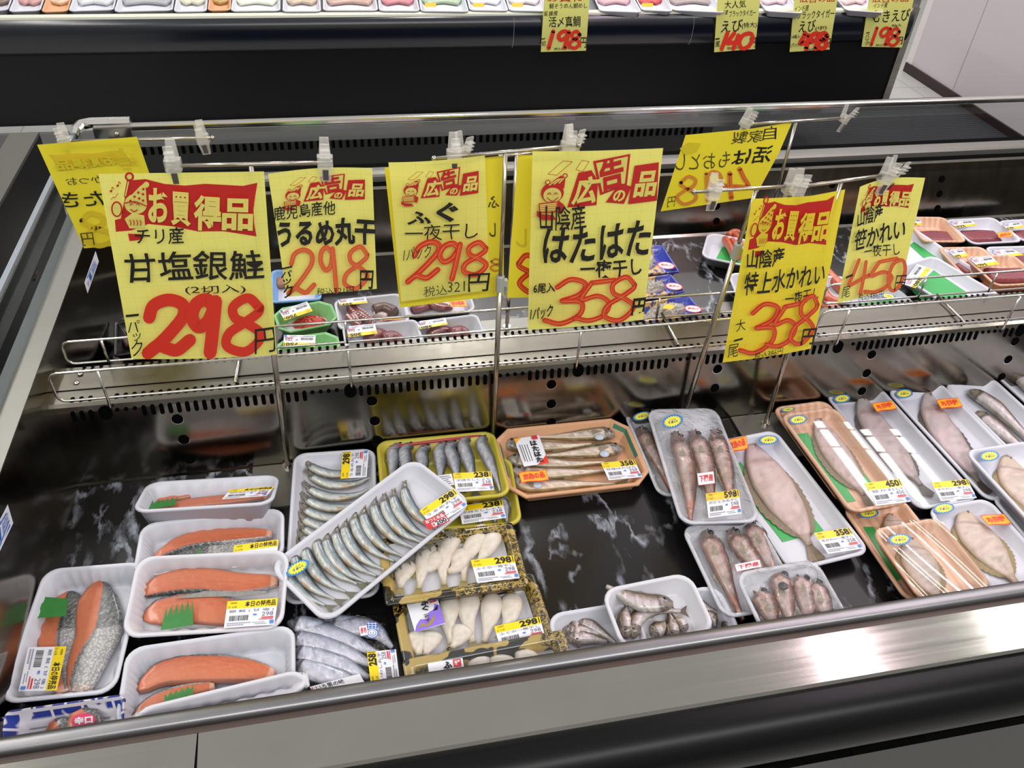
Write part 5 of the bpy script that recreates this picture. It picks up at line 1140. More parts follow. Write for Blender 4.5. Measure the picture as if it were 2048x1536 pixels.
p = mk('sashimi_pack', 'white green-sheeted tray mostly hidden under the 450 yen card', px_(1690, 590, 1795, 572, 1835, 612, 1722, 636), .026, .022, FO, G_E, r=.02)
sheet(p, px_(1705, 600, 1785, 588, 1810, 612, 1725, 625), M['greensheet'], 'green_sheet', .0036); umai(p, [kI(535, 1170)[0], kI(365, 1150)[0], kI(535, 1110)[0]])
G_T = 'tuna packs on the right beyond the divider'
def tuna(label, q, z, m, sp, lab, price, tg=None):
    p = mk('tuna_pack', label, q, z, .026, m, G_T, r=.018, wall=.012)
    block(p, sp, .05, .014, ('#8a4248', '#6d2f38')); 
    if lab: far_label(p, [kI(*c)[0] for c in lab], price)
    if tg: wtag(p, [kI(*c)[0] for c in tg], 'お買得')
tuna('wood-print tuna tray next to the top of the 450 yen card', px_(1813, 434, 1890, 432, 1932, 480, 1843, 485), .03, M['wood'], kI(860, 420, 1020, 410, 1190, 420), ((820, 220), (700, 220), (855, 295)), '384')
tuna('white tuna tray at the far wall with orange tag, 364 label', px_(1895, 441, 1988, 431, 2042, 480, 1944, 490), .03, FO, kI(1350, 410, 1560, 400, 1750, 410), ((1420, 235), (1170, 262), (1500, 300)), '364', ((1900, 370), (1730, 390), (1920, 425)))
tuna('white tuna tray at the far wall cut by the right picture edge', px_(2000, 443, 2085, 433, 2130, 472, 2048, 486), .03, FO, kI(1980, 410, 2100, 400, 2300, 400), ((1990, 255), (1790, 285), (2048, 320)), '461')
tuna('wood-print tuna tray below the 364 pack, partly covered', px_(1888, 498, 1968, 489, 2012, 545, 1925, 558), .03, M['wood'], kI(1320, 800, 1440, 780, 1560, 770), ((1310, 570), (1150, 590), (1400, 660)), '569')
tuna('white tuna tray behind the topmost wood tray at the right edge', px_(1977, 497, 2065, 487, 2105, 535, 2020, 547), .03, FO, kI(1960, 700, 2100, 680, 2300, 680), ((1900, 575), (1650, 600), (2048, 650)), '461')
tuna('topmost wood-print tuna tray with the 546 label at the right', px_(1935, 516, 2032, 504, 2080, 563, 1995, 575), .054, M['wood'], kI(1640, 850, 1850, 860, 2100, 850), ((1650, 655), (1400, 690), (1760, 755)), '546')
tuna('low wood-print tuna tray by the right fence', px_(1953, 572, 2062, 560, 2085, 602, 1972, 608), .026, M['wood'], kI(1750, 1060, 1900, 1050, 2100, 1040), None, '')

# neighbour case packs (left edge)
G_L = 'dark patterned packs in the neighbouring case at the left'
for q, lb in ((px_(15, 565, 56, 563, 40, 590, 10, 590), 'dark pack with a pink speckled window, middle of the three at the left edge'), (px_(60, 541, 78, 541, 70, 560, 51, 560), 'small dark pack with pink speckled window behind the end glass, uppermost'), (px_(-8, 661, 20, 659, 14, 690, -16, 690), 'dark pack with a brown speckled window at the left edge, lowest')):
    p = Pack('patterned_pack', lb, 'food pack', q, -.02, .03, G_L); p.tray(M['black_tray'], r=.003, wall=.004, lip=.002)
    sp_ = NT('pink_speckle'); n1 = sp_.noise(sp_.tex(1.0), 120, 4, .7); sp_.bsdf(sp_.ramp(n1, [(.42, '#2a1d22'), (.5, '#a04d5c'), (.6, '#c9b9bb')]), .3)
    mesh('printed_window', [(x * p.W * .40, y * p.D * .40, p.H + .0005) for x, y in ((-1, -1), (1, -1), (1, 1), (-1, 1))], [(0, 1, 2, 3)], sp_.m, p.root)

# far case packs: a sliver of each shows above the cream edge
zr = zt + .012
rows = [(-30, 24, '#6b5a50', 'white'), (28, 88, '#b98d8a', 'white'), (92, 142, '#d3b79e', 'peach'), (146, 232, '#c3c6c8', 'white'), (236, 348, '#9fa2a4', 'white'), (352, 415, '#c9c4b0', 'white'), (418, 462, '#b0945c', 'peach'), (465, 560, '#d9dcc8', 'white'), (566, 640, '#b9a894', 'white'), (646, 752, '#b5988c', 'white'), (756, 834, '#b97a80', 'white'), (838, 930, '#9fb39a', 'white'), (934, 1008, '#d5d5da', 'white'), (1012, 1086, '#c9c2c4', 'white'), (1190, 1268, '#bf9aa0', 'white'), (1272, 1330, '#b9484c', 'white'), (1334, 1430, '#9b8f8c', 'white'), (1516, 1582, '#c9b4b8', 'white'), (1674, 1740, '#d0b5b4', 'white')]
nm_ = ['brown', 'rosy', 'beige', 'pale grey', 'grey', 'cream', 'tan', 'ivory', 'sandy', 'dusky pink', 'deep pink', 'greenish', 'bare white', 'pearl', 'light pink', 'red', 'taupe', 'blush', 'pale pink']
for i, (x0, x1, c, k) in enumerate(rows):
    p = Pack('chilled_pack', 'sliver of a %s-filled tray on the far case edge, number %s from the left' % (nm_[i], ['one', 'two', 'three', 'four', 'five', 'six', 'seven', 'eight', 'nine', 'ten', 'eleven', 'twelve', 'thirteen', 'fourteen', 'fifteen', 'sixteen', 'seventeen', 'eighteen', 'nineteen'][i]) if False else 'food tray with %s contents along the far case edge' % nm_[i], 'food pack', px_(x0, -26, x1, -26, x1 + 1, 19 + (i % 3), x0 - 1, 20 + (i % 3)), zr, .024, 'packs along the far case edge')
    p.tray(FO if k == 'white' else M['peach'], r=.02, wall=.01)
    block(p, px_(x0 + 10, 0, (x0 + x1) / 2, -4, x1 - 10, 0), .06, .014, (c, c), name='contents')
    if i in (11, 12, 13, 15):
        pr = Print(SM); pr.poly(px_(x0 + 12, 14, x0 + 34, 14, x0 + 34, 6, x0 + 12, 6), SM[3]); onpack(p, pr, 'orange_sticker', p.H + .002)
# ================================================================= CARD STANDS
def stand(label, base, top, bar, clips, bz=0.0, collar=None, ys=None, plate=True):
    """base/top: world points of the rod; bar: two world points; clips: list of (point, has_card)"""
    root = tag(empty('card_stand', base), label, 'sign stand', 'price card stands'); L = lambda p: Vector(p) - Vector(base)
    if plate:
        b = MB(); b.box((-.055, -.085, 0.0), (.055, .03, .002)); b.build('base_plate', M['grey_trim'], root)
        b = MB(); b.tube([(0, 0, .002), (0, 0, .006)], .008, 12); b.build('socket', M['chrome'], root)
    col = Vector(base).lerp(Vector(top), collar or .55)
    b = MB(); b.tube([L(base) + Vector((0, 0, .002)), L(col)], .0042, 10); b.build('lower_rod', M['rod'], root, True)
    b = MB(); b.tube([L(col), L(top)], .0030, 10); b.build('upper_rod', M['rod'], root, True)
    if collar:
        b = MB(); d = (Vector(top) - Vector(base)).normalized(); c = L(col); b.tube([c - d * .013, c - d * .012, c + d * .012, c + d * .014], [.005, .0068, .0066, .005], 10); b.box(c + Vector((.004, -.004, -.004)), c + Vector((.011, .004, .006))); b.build('collar', M['plastic_grey'], root)
    b = MB(); b.tube([L(bar[0]), L(bar[1])], .0026, 8)
    for e_ in bar: b.ell(L(e_), (.0038, .0038, .0038))
    b.build('crossbar', M['rod'], root, True)
    for i, c in enumerate(clips):
        pt, ang = c[0], c[1]; r = Matrix.Rotation(ang, 3, 'Y') @ Matrix.Rotation(c[2] if len(c) > 2 else 0, 3, 'Z'); b = MB()
        def bb(pts):  # tapered plate: 8 corner points, front then back
            b.add([L(pt) + r @ Vector(q) for q in pts], [(0, 1, 2, 3), (7, 6, 5, 4), (0, 4, 5, 1), (1, 5, 6, 2), (2, 6, 7, 3), (3, 7, 4, 0)])
        bb([(-.008, -.006, -.004), (.008, -.006, -.004), (.0055, -.012, .026), (-.0055, -.012, .026), (-.008, -.003, -.004), (.008, -.003, -.004), (.0055, -.0095, .026), (-.0055, -.0095, .026)])
        bb([(-.008, .006, -.004), (.008, .006, -.004), (.0055, .013, .025), (-.0055, .013, .025), (-.008, .003, -.004), (.008, .003, -.004), (.0055, .0105, .025), (-.0055, .0105, .025)])
        bb([(-.0095, -.0055, -.008), (.0095, -.0055, -.008), (.0095, -.0055, .006), (-.0095, -.0055, .006), (-.0095, .0055, -.008), (.0095, .0055, -.008), (.0095, .0055, .006), (-.0095, .0055, .006)])
        bb([(-.0062, -.0045, -.026), (.0062, -.0045, -.026), (.0085, -.0065, -.008), (-.0085, -.0065, -.008), (-.0062, -.0025, -.026), (.0062, -.0025, -.026), (.0085, -.004, -.008), (-.0085, -.004, -.008)])
        for k in range(3): z = .008 + k * .005; bb([(-.0055, -.0135 + .001 * k * -1, z), (.0055, -.0135 - .001 * k, z), (.0055, -.0135 - .001 * k, z + .0015), (-.0055, -.0135 - .001 * k, z + .0015), (-.0055, -.008, z), (.0055, -.008, z), (.0055, -.008, z + .0015), (-.0055, -.008, z + .0015)])
        o = b.build('clip', M['clip'], root)
        b = MB(); b.add([L(pt) + r @ Vector(q) for q in ((-.0032, -.0072, -.023), (.0032, -.0072, -.023), (.0036, -.0078, -.009), (-.0036, -.0078, -.009))], [(0, 1, 2, 3)]); b.build('clip_slot', mat('clip_slot', '#4b4748', .4) if i or 'back' not in label else mat('clip_slot_dark', '#3a3538', .4), o)
    return root
Y1, Y2, Y3, Y4, YF = .985, 1.0, 1.0, .972, 1.33
P1 = at(575, 935, 0); P2 = at(988, 862, 0); P2.y = min(P2.y, 1.004); P3 = at(1385, 802, 0); P3.y = 1.0; P4 = at(1530, 850, 0)
P3 = aty(1385, 802, 1.0); P3 = Vector((P3.x, 1.0, 0.0)) if P3.z < .12 else P3; P2 = Vector((aty(988, 855, 1.0).x, 1.0, 0))
Q = lambda x, y, yy: aty(x, y, yy)
stand('steel card stand by the left sardine tray carrying the 298 salmon card', P1, Q(502, 331, Y1), (Q(338, 332, Y1), Q(660, 325, Y1)), [(Q(346, 327, Y1), 0), (Q(650, 321, Y1), .05)])
stand('steel card stand in the middle carrying the sandfish and puffer cards', P2, Q(1011, 305, Y2), (Q(868, 317, Y2), Q(1158, 291, Y2)), [(Q(908, 309, Y2), .03), (Q(1136, 293, Y2), .08), (Q(925, 306, Y2 + .012), .1, .6), (Q(1146, 291, Y2 + .012), .1, .6)], collar=.62)
x3 = Q(1385, 800, Y3); stand('steel card stand leaning right behind the 598 fish pack with a spare clip', Vector((Q(1393, 770, Y3).x - .012, Y3, 0)), Q(1512, 380, Y3), (Q(1388, 384, Y3), Q(1612, 370, Y3)), [(Q(1427, 386, Y3), .05), (Q(1580, 376, Y3), .15)], collar=.78)
stand('steel card stand beside the wood trays carrying the two right price cards', P4, Q(1682, 366, Y4), (Q(1596, 374, Y4), Q(1792, 347, Y4)), [(Q(1597, 377, Y4), .1), (Q(1772, 354, Y4), .2), (Q(1786, 350, Y4 + .01), .25, .5)])
def far_stand(label, top, bar, clips, collar=None):
    t = Q(*top, YF); stand(label, Vector((t.x, YF, 0.0)), t, (Q(*bar[0], YF), Q(*bar[1], YF)), [(Q(c[0], c[1], YF),) + tuple(c[2:]) for c in clips], collar=collar)
far_stand('far-side card stand at the left with one empty clip', (272, 278), ((140, 282), (425, 276)), [(130, 283, -.1), (405, 276, -.1)])
far_stand('far-side card stand just behind the middle stand', (1033, 308), ((1000, 312), (1070, 306)), [], collar=.24)
far_stand('far-side card stand at the upper right with one empty clip', (1592, 245), ((1505, 248), (1690, 236)), [(1492, 245, .35), (1690, 236, .35, .5)])
b = MB()
# ================================================================= PRICE CARDS
kk1 = K((0, 200), 2.926); kk2 = K((500, 200), 2.926); kk3 = K((1000, 200), 2.926); kk4 = K((1348, 200), 2.926); kk5 = K((1024, 0), 2.0)
def paper(name, c, grid=True):
    t = NT(name); b_ = t.n('ShaderNodeTexBrick'); b_.offset = 0; b_.inputs['Scale'].default_value = 1; b_.inputs['Brick Width'].default_value = .0165; b_.inputs['Row Height'].default_value = .0165; b_.inputs['Mortar Size'].default_value = .00022
    b_.inputs['Mortar Smooth'].default_value = .3
    v = t.tex(1.0, (PI / 2, 0, 0)); t.l(v, b_.inputs['Vector'])
    cc = lin(c)
    b_.inputs['Color1'].default_value = cc; b_.inputs['Color2'].default_value = cc; b_.inputs['Mortar'].default_value = (cc[0] * .86, cc[1] * .84, cc[2] * .8, 1) if grid else cc
    p = t.bsdf(b_.outputs['Color'], .55, 0, .3)
    tl = t.n('ShaderNodeBsdfTranslucent'); t.l(b_.outputs['Color'], tl.inputs['Color']); mx = t.n('ShaderNodeMixShader'); mx.inputs[0].default_value = .22
    t.l(p.outputs[0], mx.inputs[1]); t.l(tl.outputs[0], mx.inputs[2]); t.l(mx.outputs[0], t.out.inputs['Surface']); return t.m
PY = paper('lemon_paper', '#f2ec7c'); PY2 = paper('lit_yellow_paper', '#f3de3e'); PY3 = paper('shaded_back_paper', '#efdf3a', False); PY4 = paper('pale_lemon_paper', '#e6e684', False)  # light on one card and shade on the backs mixed into the paper colour
CB, CR_, CRL, CRD, CS, CG = mat('marker_black', '#17150f', .5), mat('marker_red', '#d8311c', .5), mat('marker_light_red', '#dc5a34', .5), mat('print_red', '#bf201c', .5), mat('marker_streak', '#e8823e', .5), mat('marker_grey', '#4d4a24', .5)
CF, CFR, CFT = mat('bleed_yellow', '#d9c92a', .5), mat('bleed_red', '#d98e38', .5), mat('bleed_print', '#dfc42c', .5)
class Card:
    def __init__(s, name, label, corners, y, pm, curl=None, group='yellow price cards over the case', cat='price card'):
        s.c = corners; s.y = y; s.curl = curl or (lambda u, v: 0); s.pm = pm
        s.pr = Print([pm, CB, CR_, CRL, CRD, CS, CG, CF, CFR, CFT])
        c = sum((aty(p[0], p[1], y) for p in corners), Vector()) / 4
        s.root = tag(empty(name, c), label, cat, group); n = 24; vs = []; fs = []
        tl, tr, br, bl = corners
        for j in range(n + 1):
            for i in range(n + 1):
                u, v = i / n, j / n
                x = (tl[0] * (1 - u) + tr[0] * u) * (1 - v) + (bl[0] * (1 - u) + br[0] * u) * v; yy = (tl[1] * (1 - u) + tr[1] * u) * (1 - v) + (bl[1] * (1 - u) + br[1] * u) * v
                vs.append(s.pt(x, yy, 0))
        for j in range(n):
            for i in range(n): a = j * (n + 1) + i; fs.append((a, a + n + 1, a + n + 2, a + 1))
        mesh('paper', vs, fs, pm, s.root, True)
    def uv(s, x, y):
        tl, tr, br, bl = s.c; u = v = .5
        for _ in range(4):
            X = (tl[0] * (1 - u) + tr[0] * u) * (1 - v) + (bl[0] * (1 - u) + br[0] * u) * v; Y = (tl[1] * (1 - u) + tr[1] * u) * (1 - v) + (bl[1] * (1 - u) + br[1] * u) * v
            du = ((tr[0] - tl[0]) * (1 - v) + (br[0] - bl[0]) * v, (tr[1] - tl[1]) * (1 - v) + (br[1] - bl[1]) * v); dv = ((bl[0] - tl[0]) * (1 - u) + (br[0] - tr[0]) * u, (bl[1] - tl[1]) * (1 - u) + (br[1] - tr[1]) * u)
            det = du[0] * dv[1] - du[1] * dv[0]; ex, ey = x - X, y - Y
            u += (ex * dv[1] - ey * dv[0]) / det; v += (du[0] * ey - du[1] * ex) / det
        return u, v
    def pt(s, x, y, l):
        p = aty(x, y, s.y); u, v = s.uv(x, y); p.y += s.curl(u, v) - l * .00016 - (.0002 if l else 0); return p - s.root.location
    def done(s):
        if s.pr.v: s.pr.build('writing', s.pt, s.root, 22)
    def t(s, txt, k, bl, br, tl, m=None, bold=.03, wob=.035):
        s.pr.text(txt, k(*bl)[0], k(*br)[0], k(*tl)[0], m or CB, bold, wob)
    def d(s, dg, k, bl, br, tl, w, m=None, m2=None):
        s.pr.digit(dg, k(*bl)[0], k(*br)[0], k(*tl)[0], w, m or CR_, m2)
    def flag(s, k, bl, br, tl, red=CRD, pap=None):
        pr = s.pr; A_ = lambda u, v: pr.af(k(*bl)[0], k(*br)[0], k(*tl)[0], u, 1 - v); pap = pap or s.pm; w = lambda f: f * math.hypot(k(*br)[0][0] - k(*bl)[0][0], k(*br)[0][1] - k(*bl)[0][1])
        P_ = lambda pts, m: pr.poly([A_((x - 640) / 870, (y - 430) / 390) for x, y in pts], m); F_ = lambda c, pts, m: pr.fan(A_((c[0] - 640) / 870, (c[1] - 430) / 390), [A_((x - 640) / 870, (y - 430) / 390) for x, y in pts], m)
        cir = lambda c, r, m, ry=None: P_([(c[0] + r * math.cos(a * PI / 12), c[1] + (ry or r) * math.sin(a * PI / 12)) for a in range(24)], m)
        F_((1050, 630), [(752, 470), (850, 462), (960, 490), (1080, 500), (1200, 490), (1320, 497), (1420, 503), (1505, 485), (1490, 560), (1477, 640), (1478, 720), (1490, 797), (1420, 785), (1300, 765), (1150, 765), (1000, 735), (860, 722), (760, 760), (668, 768), (664, 700), (700, 690), (720, 600)], red)
        cir((757, 448), 27, red); cir((757, 448), 15, pap); P_([(742, 470), (760, 472), (738, 570), (722, 565)], red); P_([(747, 475), (755, 476), (734, 560), (728, 558)], pap)
        # plain cheering child in a party hat (generic figure)
        cir((790, 605), 66, pap, 58); P_([(728, 590), (855, 598), (850, 480), (820, 500)], pap); cir((855, 492), 17, pap)
        P_([(750, 745), (842, 745), (838, 670), (770, 655), (722, 690)], pap); P_([(740, 775), (820, 778), (830, 800), (800, 812), (748, 818)], red)
        for i, (x, y) in enumerate(((760, 585), (785, 560), (812, 570), (835, 545), (808, 535), (838, 515), (785, 590), (835, 580))): cir((x, y), 7, red)
        cir((680, 630), 33, red, 46); cir((680, 630), 24, pap, 37)
        for a, b_ in (((758, 605), (775, 600)), ((795, 602), (812, 606))): pr.stroke([A_((x - 640) / 870, (y - 430) / 390) for x, y in (a, ((a[0] + b_[0]) / 2, a[1] - 7), b_)], w(.006), red)
        pr.stroke([A_((x - 640) / 870, (y - 430) / 390) for x, y in ((762, 630), (780, 642), (800, 632))], w(.007), red); pr.stroke([A_((x - 640) / 870, (y - 430) / 390) for x, y in ((728, 592), (790, 585), (855, 610))], w(.007), red)
        for x in (755, 775, 795, 815): pr.stroke([A_((q[0] - 640) / 870, (q[1] - 430) / 390) for q in ((x, 690), (x + 5, 705), (x + 2, 720))], w(.006), red)
        pr.stroke([A_((x - 640) / 870, (y - 430) / 390) for x, y in ((650, 570), (665, 555), (672, 560), (690, 535))], w(.004), red)
        for x, y in ((650, 522), (690, 490)): cir((x, y), 7, red); pr.stroke([A_((q[0] - 640) / 870, (q[1] - 430) / 390) for q in ((x + 6, y), (x + 9, y - 24), (x + 18, y - 14))], w(.005), red)
        for ch, a, b_, c in (('お', (862, 700), (985, 705), (870, 500)), ('買', (995, 715), (1110, 725), (1000, 520)), ('得', (1125, 745), (1285, 755), (1135, 540)), ('品', (1290, 745), (1470, 752), (1300, 560))):
            q = [((x - 640) / 870, (y - 430) / 390) for x, y in (a, b_, c)]; pr.text(ch, A_(*q[0]), A_(*q[1]), A_(*q[2]), pap, .035)
    def ad(s, k, bl, br, tl, red=CRD, pap=None):
        pr = s.pr; A_ = lambda u, v: pr.af(k(*bl)[0], k(*br)[0], k(*tl)[0], u, 1 - v); pap = pap or s.pm; w = lambda f: f * math.hypot(k(*br)[0][0] - k(*bl)[0][0], k(*br)[0][1] - k(*bl)[0][1])
        T_ = lambda x, y: A_((x - 200) / 720, (y - 310) / 390); P_ = lambda pts, m: pr.poly([T_(*q) for q in pts], m)
        cir = lambda c, r, m, ry=None: P_([(c[0] + r * math.cos(a * PI / 12), c[1] + (ry or r) * math.sin(a * PI / 12)) for a in range(24)], m)
        for lp in (((270, 420), (355, 342), (408, 348), (320, 428), (270, 420)), ((430, 395), (465, 340), (505, 350), (470, 410), (430, 395))):
            for a, b_ in zip(lp, lp[1:]): pr.stroke([T_(*a), T_(*b_)], w(.0035), red)
        P_([(385, 625), (445, 415), (520, 402), (560, 470), (555, 618)], red)
        P_([(528, 347), (746, 314), (730, 505), (575, 558)], red); P_([(545, 360), (732, 328), (718, 492), (588, 540)], pap)
        P_([(608, 602), (688, 488), (758, 515), (716, 618)], red); P_([(772, 388), (916, 376), (911, 612), (740, 622)], red)
        for ch, a, b_, c, m in (('広', (402, 612), (545, 605), (440, 440), pap), ('告', (575, 545), (715, 515), (560, 345), red), ('の', (645, 602), (715, 600), (655, 532), pap), ('品', (765, 582), (895, 580), (790, 425), pap)): pr.text(ch, T_(*a), T_(*b_), T_(*c), m, .035)
        # plain smiling child with striped bobble hat and a pile of flyers (generic figure)
        cir((295, 530), 66, red, 62); cir((295, 545), 52, pap, 46); P_([(258, 490), (362, 505), (368, 440), (340, 425)], red)
        for i in range(3): pr.stroke([T_(275 + i * 28, 482 - i * 6), T_(330 + i * 14, 445 - i * 2)], w(.009), pap)
        cir((365, 425), 15, red); cir((365, 425), 9, pap); cir((265, 462), 15, red); cir((265, 462), 10, pap)
        P_([(215, 590), (325, 580), (322, 645), (222, 650)], red); P_([(221, 597), (320, 587), (317, 638), (227, 643)], pap)
        for i in range(4): pr.stroke([T_(223, 605 + i * 11), T_(318, 596 + i * 11)], w(.004), red)
        P_([(325, 570), (362, 600), (350, 655), (325, 650)], red); P_([(205, 630), (235, 655), (300, 660), (320, 690), (240, 690), (205, 665)], red)
        for x in (275, 312): pr.stroke([T_(x - 9, 532), T_(x, 524), T_(x + 9, 532)], w(.007), red)
        pr.stroke([T_(262, 552), T_(293, 575), T_(326, 552)], w(.007), red)
c = Card('price_card', 'large yellow card reading 298 in solid red, foremost left, clipped on the stand', kk1(575, 432, 1545, 418, 1620, 1490, 770, 1515), Y1 - .006, PY, lambda u, v: -.004 * math.sin(u * PI) * v)
c.flag(kk1, (652, 822), (1522, 820), (640, 430)); c.t('チリ産', kk1, (795, 830), (1078, 825), (798, 732), bold=.01); c.t('甘塩銀鮭', kk1, (733, 1050), (1545, 1028), (722, 878), bold=.012)
c.t('(2切入)', kk1, (1090, 1120), (1440, 1114), (1085, 1066), bold=.005)
c.d('2', kk1, (862, 1462), (1120, 1425), (862, 1165), 25, CR_); c.d('9', kk1, (1122, 1456), (1285, 1448), (1112, 1150), 26, CR_); c.d('8', kk1, (1290, 1455), (1545, 1442), (1310, 1145), 19, CR_)
c.t('円', kk1, (1495, 1462), (1612, 1450), (1490, 1318), bold=.0)
for ch, a, b_, t in (('一', (740, 1252), (816, 1242), (740, 1238)), ('パ', (752, 1345), (822, 1335), (750, 1272)), ('ッ', (782, 1390), (832, 1382), (780, 1345)), ('ク', (775, 1480), (838, 1470), (775, 1385))): c.t(ch, kk1, a, b_, t, bold=.0)
c.done()
c = Card('price_card', 'yellow card for dried sardines, 298 in streaky thin red, second from left', kk2(105, 432, 715, 398, 742, 1105, 215, 1152), Y1 - .006, PY, lambda u, v: .008 * math.sin(u * PI) * (1 - v))
c.ad(kk2, (188, 645), (678, 622), (185, 455)); c.t('鹿児島産他', kk2, (140, 697), (500, 668), (138, 615), bold=.01); c.t('うるめ丸干', kk2, (158, 858), (728, 838), (160, 698), bold=.04)
c.d('2', kk2, (222, 1118), (375, 1105), (238, 872), 9.5, CRL, CS); c.d('9', kk2, (440, 1110), (535, 1095), (392, 862), 9.5, CRL, CS); c.d('8', kk2, (525, 1090), (690, 1075), (550, 850), 9, CRL, CS)
c.t('円', kk2, (638, 1090), (718, 1085), (640, 980), bold=.02); c.t('税込321円', kk2, (390, 1125), (605, 1112), (390, 1080), bold=.0)
for ch, a, b_, t in (('一', (180, 972), (246, 960), (180, 962)), ('パ', (182, 1020), (245, 1012), (182, 980)), ('ッ', (190, 1062), (242, 1055), (190, 1025)), ('ク', (192, 1138), (255, 1130), (192, 1062))): c.t(ch, kk2, a, b_, t, bold=.02)
c.done()
c = Card('price_card', 'yellow card sheet hanging directly behind the puffer card, its back showing', kk2(788, 396, 1488, 325, 1484, 1142, 878, 1215), Y2 + .012, PY3)
c.d('8', kk2, (1480, 1000), (1400, 1000), (1480, 930), 4, CFR); c.t('ふ', kk2, (1462, 630), (1392, 635), (1455, 560), CG, .02); c.t('し', kk2, (1440, 800), (1400, 805), (1435, 720), CG, .02); c.flag(kk2, (1600, 560), (1290, 575), (1590, 350), CFT, CF) if False else None; c.done()
c = Card('price_card', 'yellow card for puffer fish, slanting red 298 and messy tax line, third from left', kk2(812, 375, 1378, 333, 1402, 1112, 885, 1180), Y2 - .008, PY, lambda u, v: .010 * (1 - v) * (u - .5) ** 2 * 2)
c.ad(kk2, (880, 622), (1342, 592), (880, 410)); c.t('ふ', kk2, (920, 722), (1052, 716), (922, 640), bold=.035); c.t('ぐ', kk2, (1085, 702), (1215, 695), (1085, 585), bold=.035); c.t('一夜干し', kk2, (905, 818), (1328, 796), (905, 722), bold=.0)
c.d('2', kk2, (915, 1050), (1090, 1010), (965, 835), 11, CR_, CS); c.d('9', kk2, (1085, 1035), (1220, 1025), (1100, 828), 11, CR_, CS); c.d('8', kk2, (1218, 1008), (1385, 998), (1240, 822), 10, CR_, CS)
c.t('1パック', kk2, (893, 928), (1052, 902), (898, 850), bold=.0); c.t('税込', kk2, (1010, 1132), (1150, 1120), (1012, 1070), CG, 0); c.t('321', kk2, (1150, 1105), (1250, 1098), (1152, 1045), CG, 0); c.t('円', kk2, (1265, 1105), (1392, 1095), (1270, 1000), bold=.01)
c.done()
c = Card('price_card', 'yellow card back behind the sandfish card with a faded red figure at its edge', kk3(104, 322, 420, 318, 432, 1150, 40, 1158), Y2 + .014, PY3)
c.d('8', kk3, (300, 1120), (110, 1135), (260, 900), 11, CR_, CS); c.t('し', kk3, (160, 860), (95, 865), (155, 750), CF, .02); c.done()
c = Card('price_card', 'large yellow card for sandfish reading 358 with six-fish note, centre of picture', kk3(190, 300, 955, 281, 838, 1285, 162, 1346), Y2 - .012, PY, lambda u, v: -.003 * math.sin(u * PI))
c.ad(kk3, (203, 700), (922, 668), (213, 328)); c.t('山陰産', kk3, (225, 755), (492, 735), (225, 608), bold=.01); c.t('はたはた', kk3, (240, 945), (862, 895), (258, 735), bold=.025); c.t('一夜干し', kk3, (458, 1025), (822, 1012), (460, 918), bold=.02)
c.t('6尾入', kk3, (188, 1120), (312, 1105), (190, 1060), bold=.02); c.t('1パック', kk3, (168, 1278), (297, 1250), (175, 1203), bold=.02)
c.d('3', kk3, (240, 1295), (468, 1275), (300, 1038), 10, CR_, CS); c.d('5', kk3, (418, 1268), (640, 1258), (440, 1040), 9.5, CR_, CS); c.d('8', kk3, (560, 1272), (775, 1258), (605, 1020), 10, CR_, CS)
c.t('円', kk3, (752, 1240), (832, 1230), (765, 1140), bold=.04); c.done()
c = Card('price_card', 'bright yellow card reading 358 for top grade flatfish, curling at its upper right corner', kk4(458, 578, 1020, 540, 800, 1455, 285, 1536), Y4 - .008, PY2, lambda u, v: .05 * max(0, u - .6) * max(0, .45 - v) - .003 * math.sin(u * PI))
c.flag(kk4, (408, 925), (898, 868), (472, 575)); c.t('山陰産', kk4, (412, 978), (628, 950), (420, 868), bold=.015); c.t('特上水かれい', kk4, (392, 1135), (862, 1062), (412, 1000), bold=.015); c.t('一夜干し', kk4, (633, 1188), (832, 1160), (640, 1105), bold=.005)
c.d('3', kk4, (362, 1475), (565, 1440), (425, 1190), 9, CR_, CS); c.d('5', kk4, (515, 1425), (690, 1405), (568, 1185), 9, CR_, CS); c.d('8', kk4, (632, 1412), (790, 1398), (705, 1132), 9, CR_, CS)
for ch, a, b_, t in (('大', (348, 1338), (402, 1325), (350, 1270)), ('一', (335, 1395), (388, 1378), (335, 1384)), ('尾', (298, 1492), (358, 1478), (305, 1415))): c.t(ch, kk4, a, b_, t, bold=.0)
c.t('円', kk4, (718, 1415), (800, 1410), (738, 1318), bold=.02); c.t('税込386円', kk4, (450, 1497), (615, 1462), (455, 1452), bold=.0); c.done()
c = Card('price_card', 'yellow card reading 450 in streaky red, small red flag, rightmost near card', kk4(1088, 508, 1470, 455, 1325, 1100, 955, 1190), Y4 - .006, PY, lambda u, v: .012 * math.sin(u * PI) * (1 - v))
c.flag(kk4, (1082, 690), (1385, 648), (1118, 515)); c.t('山陰産', kk4, (1060, 742), (1225, 706), (1066, 640), bold=.015); c.t('笹かれい', kk4, (1040, 878), (1342, 806), (1055, 758), bold=.02); c.t('一夜干し', kk4, (1105, 918), (1312, 900), (1110, 848), bold=.005)
c.d('4', kk4, (1000, 1150), (1125, 1105), (1025, 945), 7, CRL, CS); c.d('5', kk4, (1095, 1120), (1262, 1090), (1130, 945), 7, CRL, CS); c.d('0', kk4, (1222, 1105), (1322, 1090), (1250, 930), 7, CRL, CS)
for ch, a, b_, t in (('一', (988, 1028), (1032, 1012), (988, 1016)), ('尾', (963, 1145), (1012, 1130), (968, 1080))): c.t(ch, kk4, a, b_, t, bold=.0)
c.t('円', kk4, (1268, 1102), (1325, 1095), (1285, 1012), bold=.0); c.t('税込486円', kk4, (1058, 1160), (1207, 1135), (1062, 1118), bold=.0); c.done()
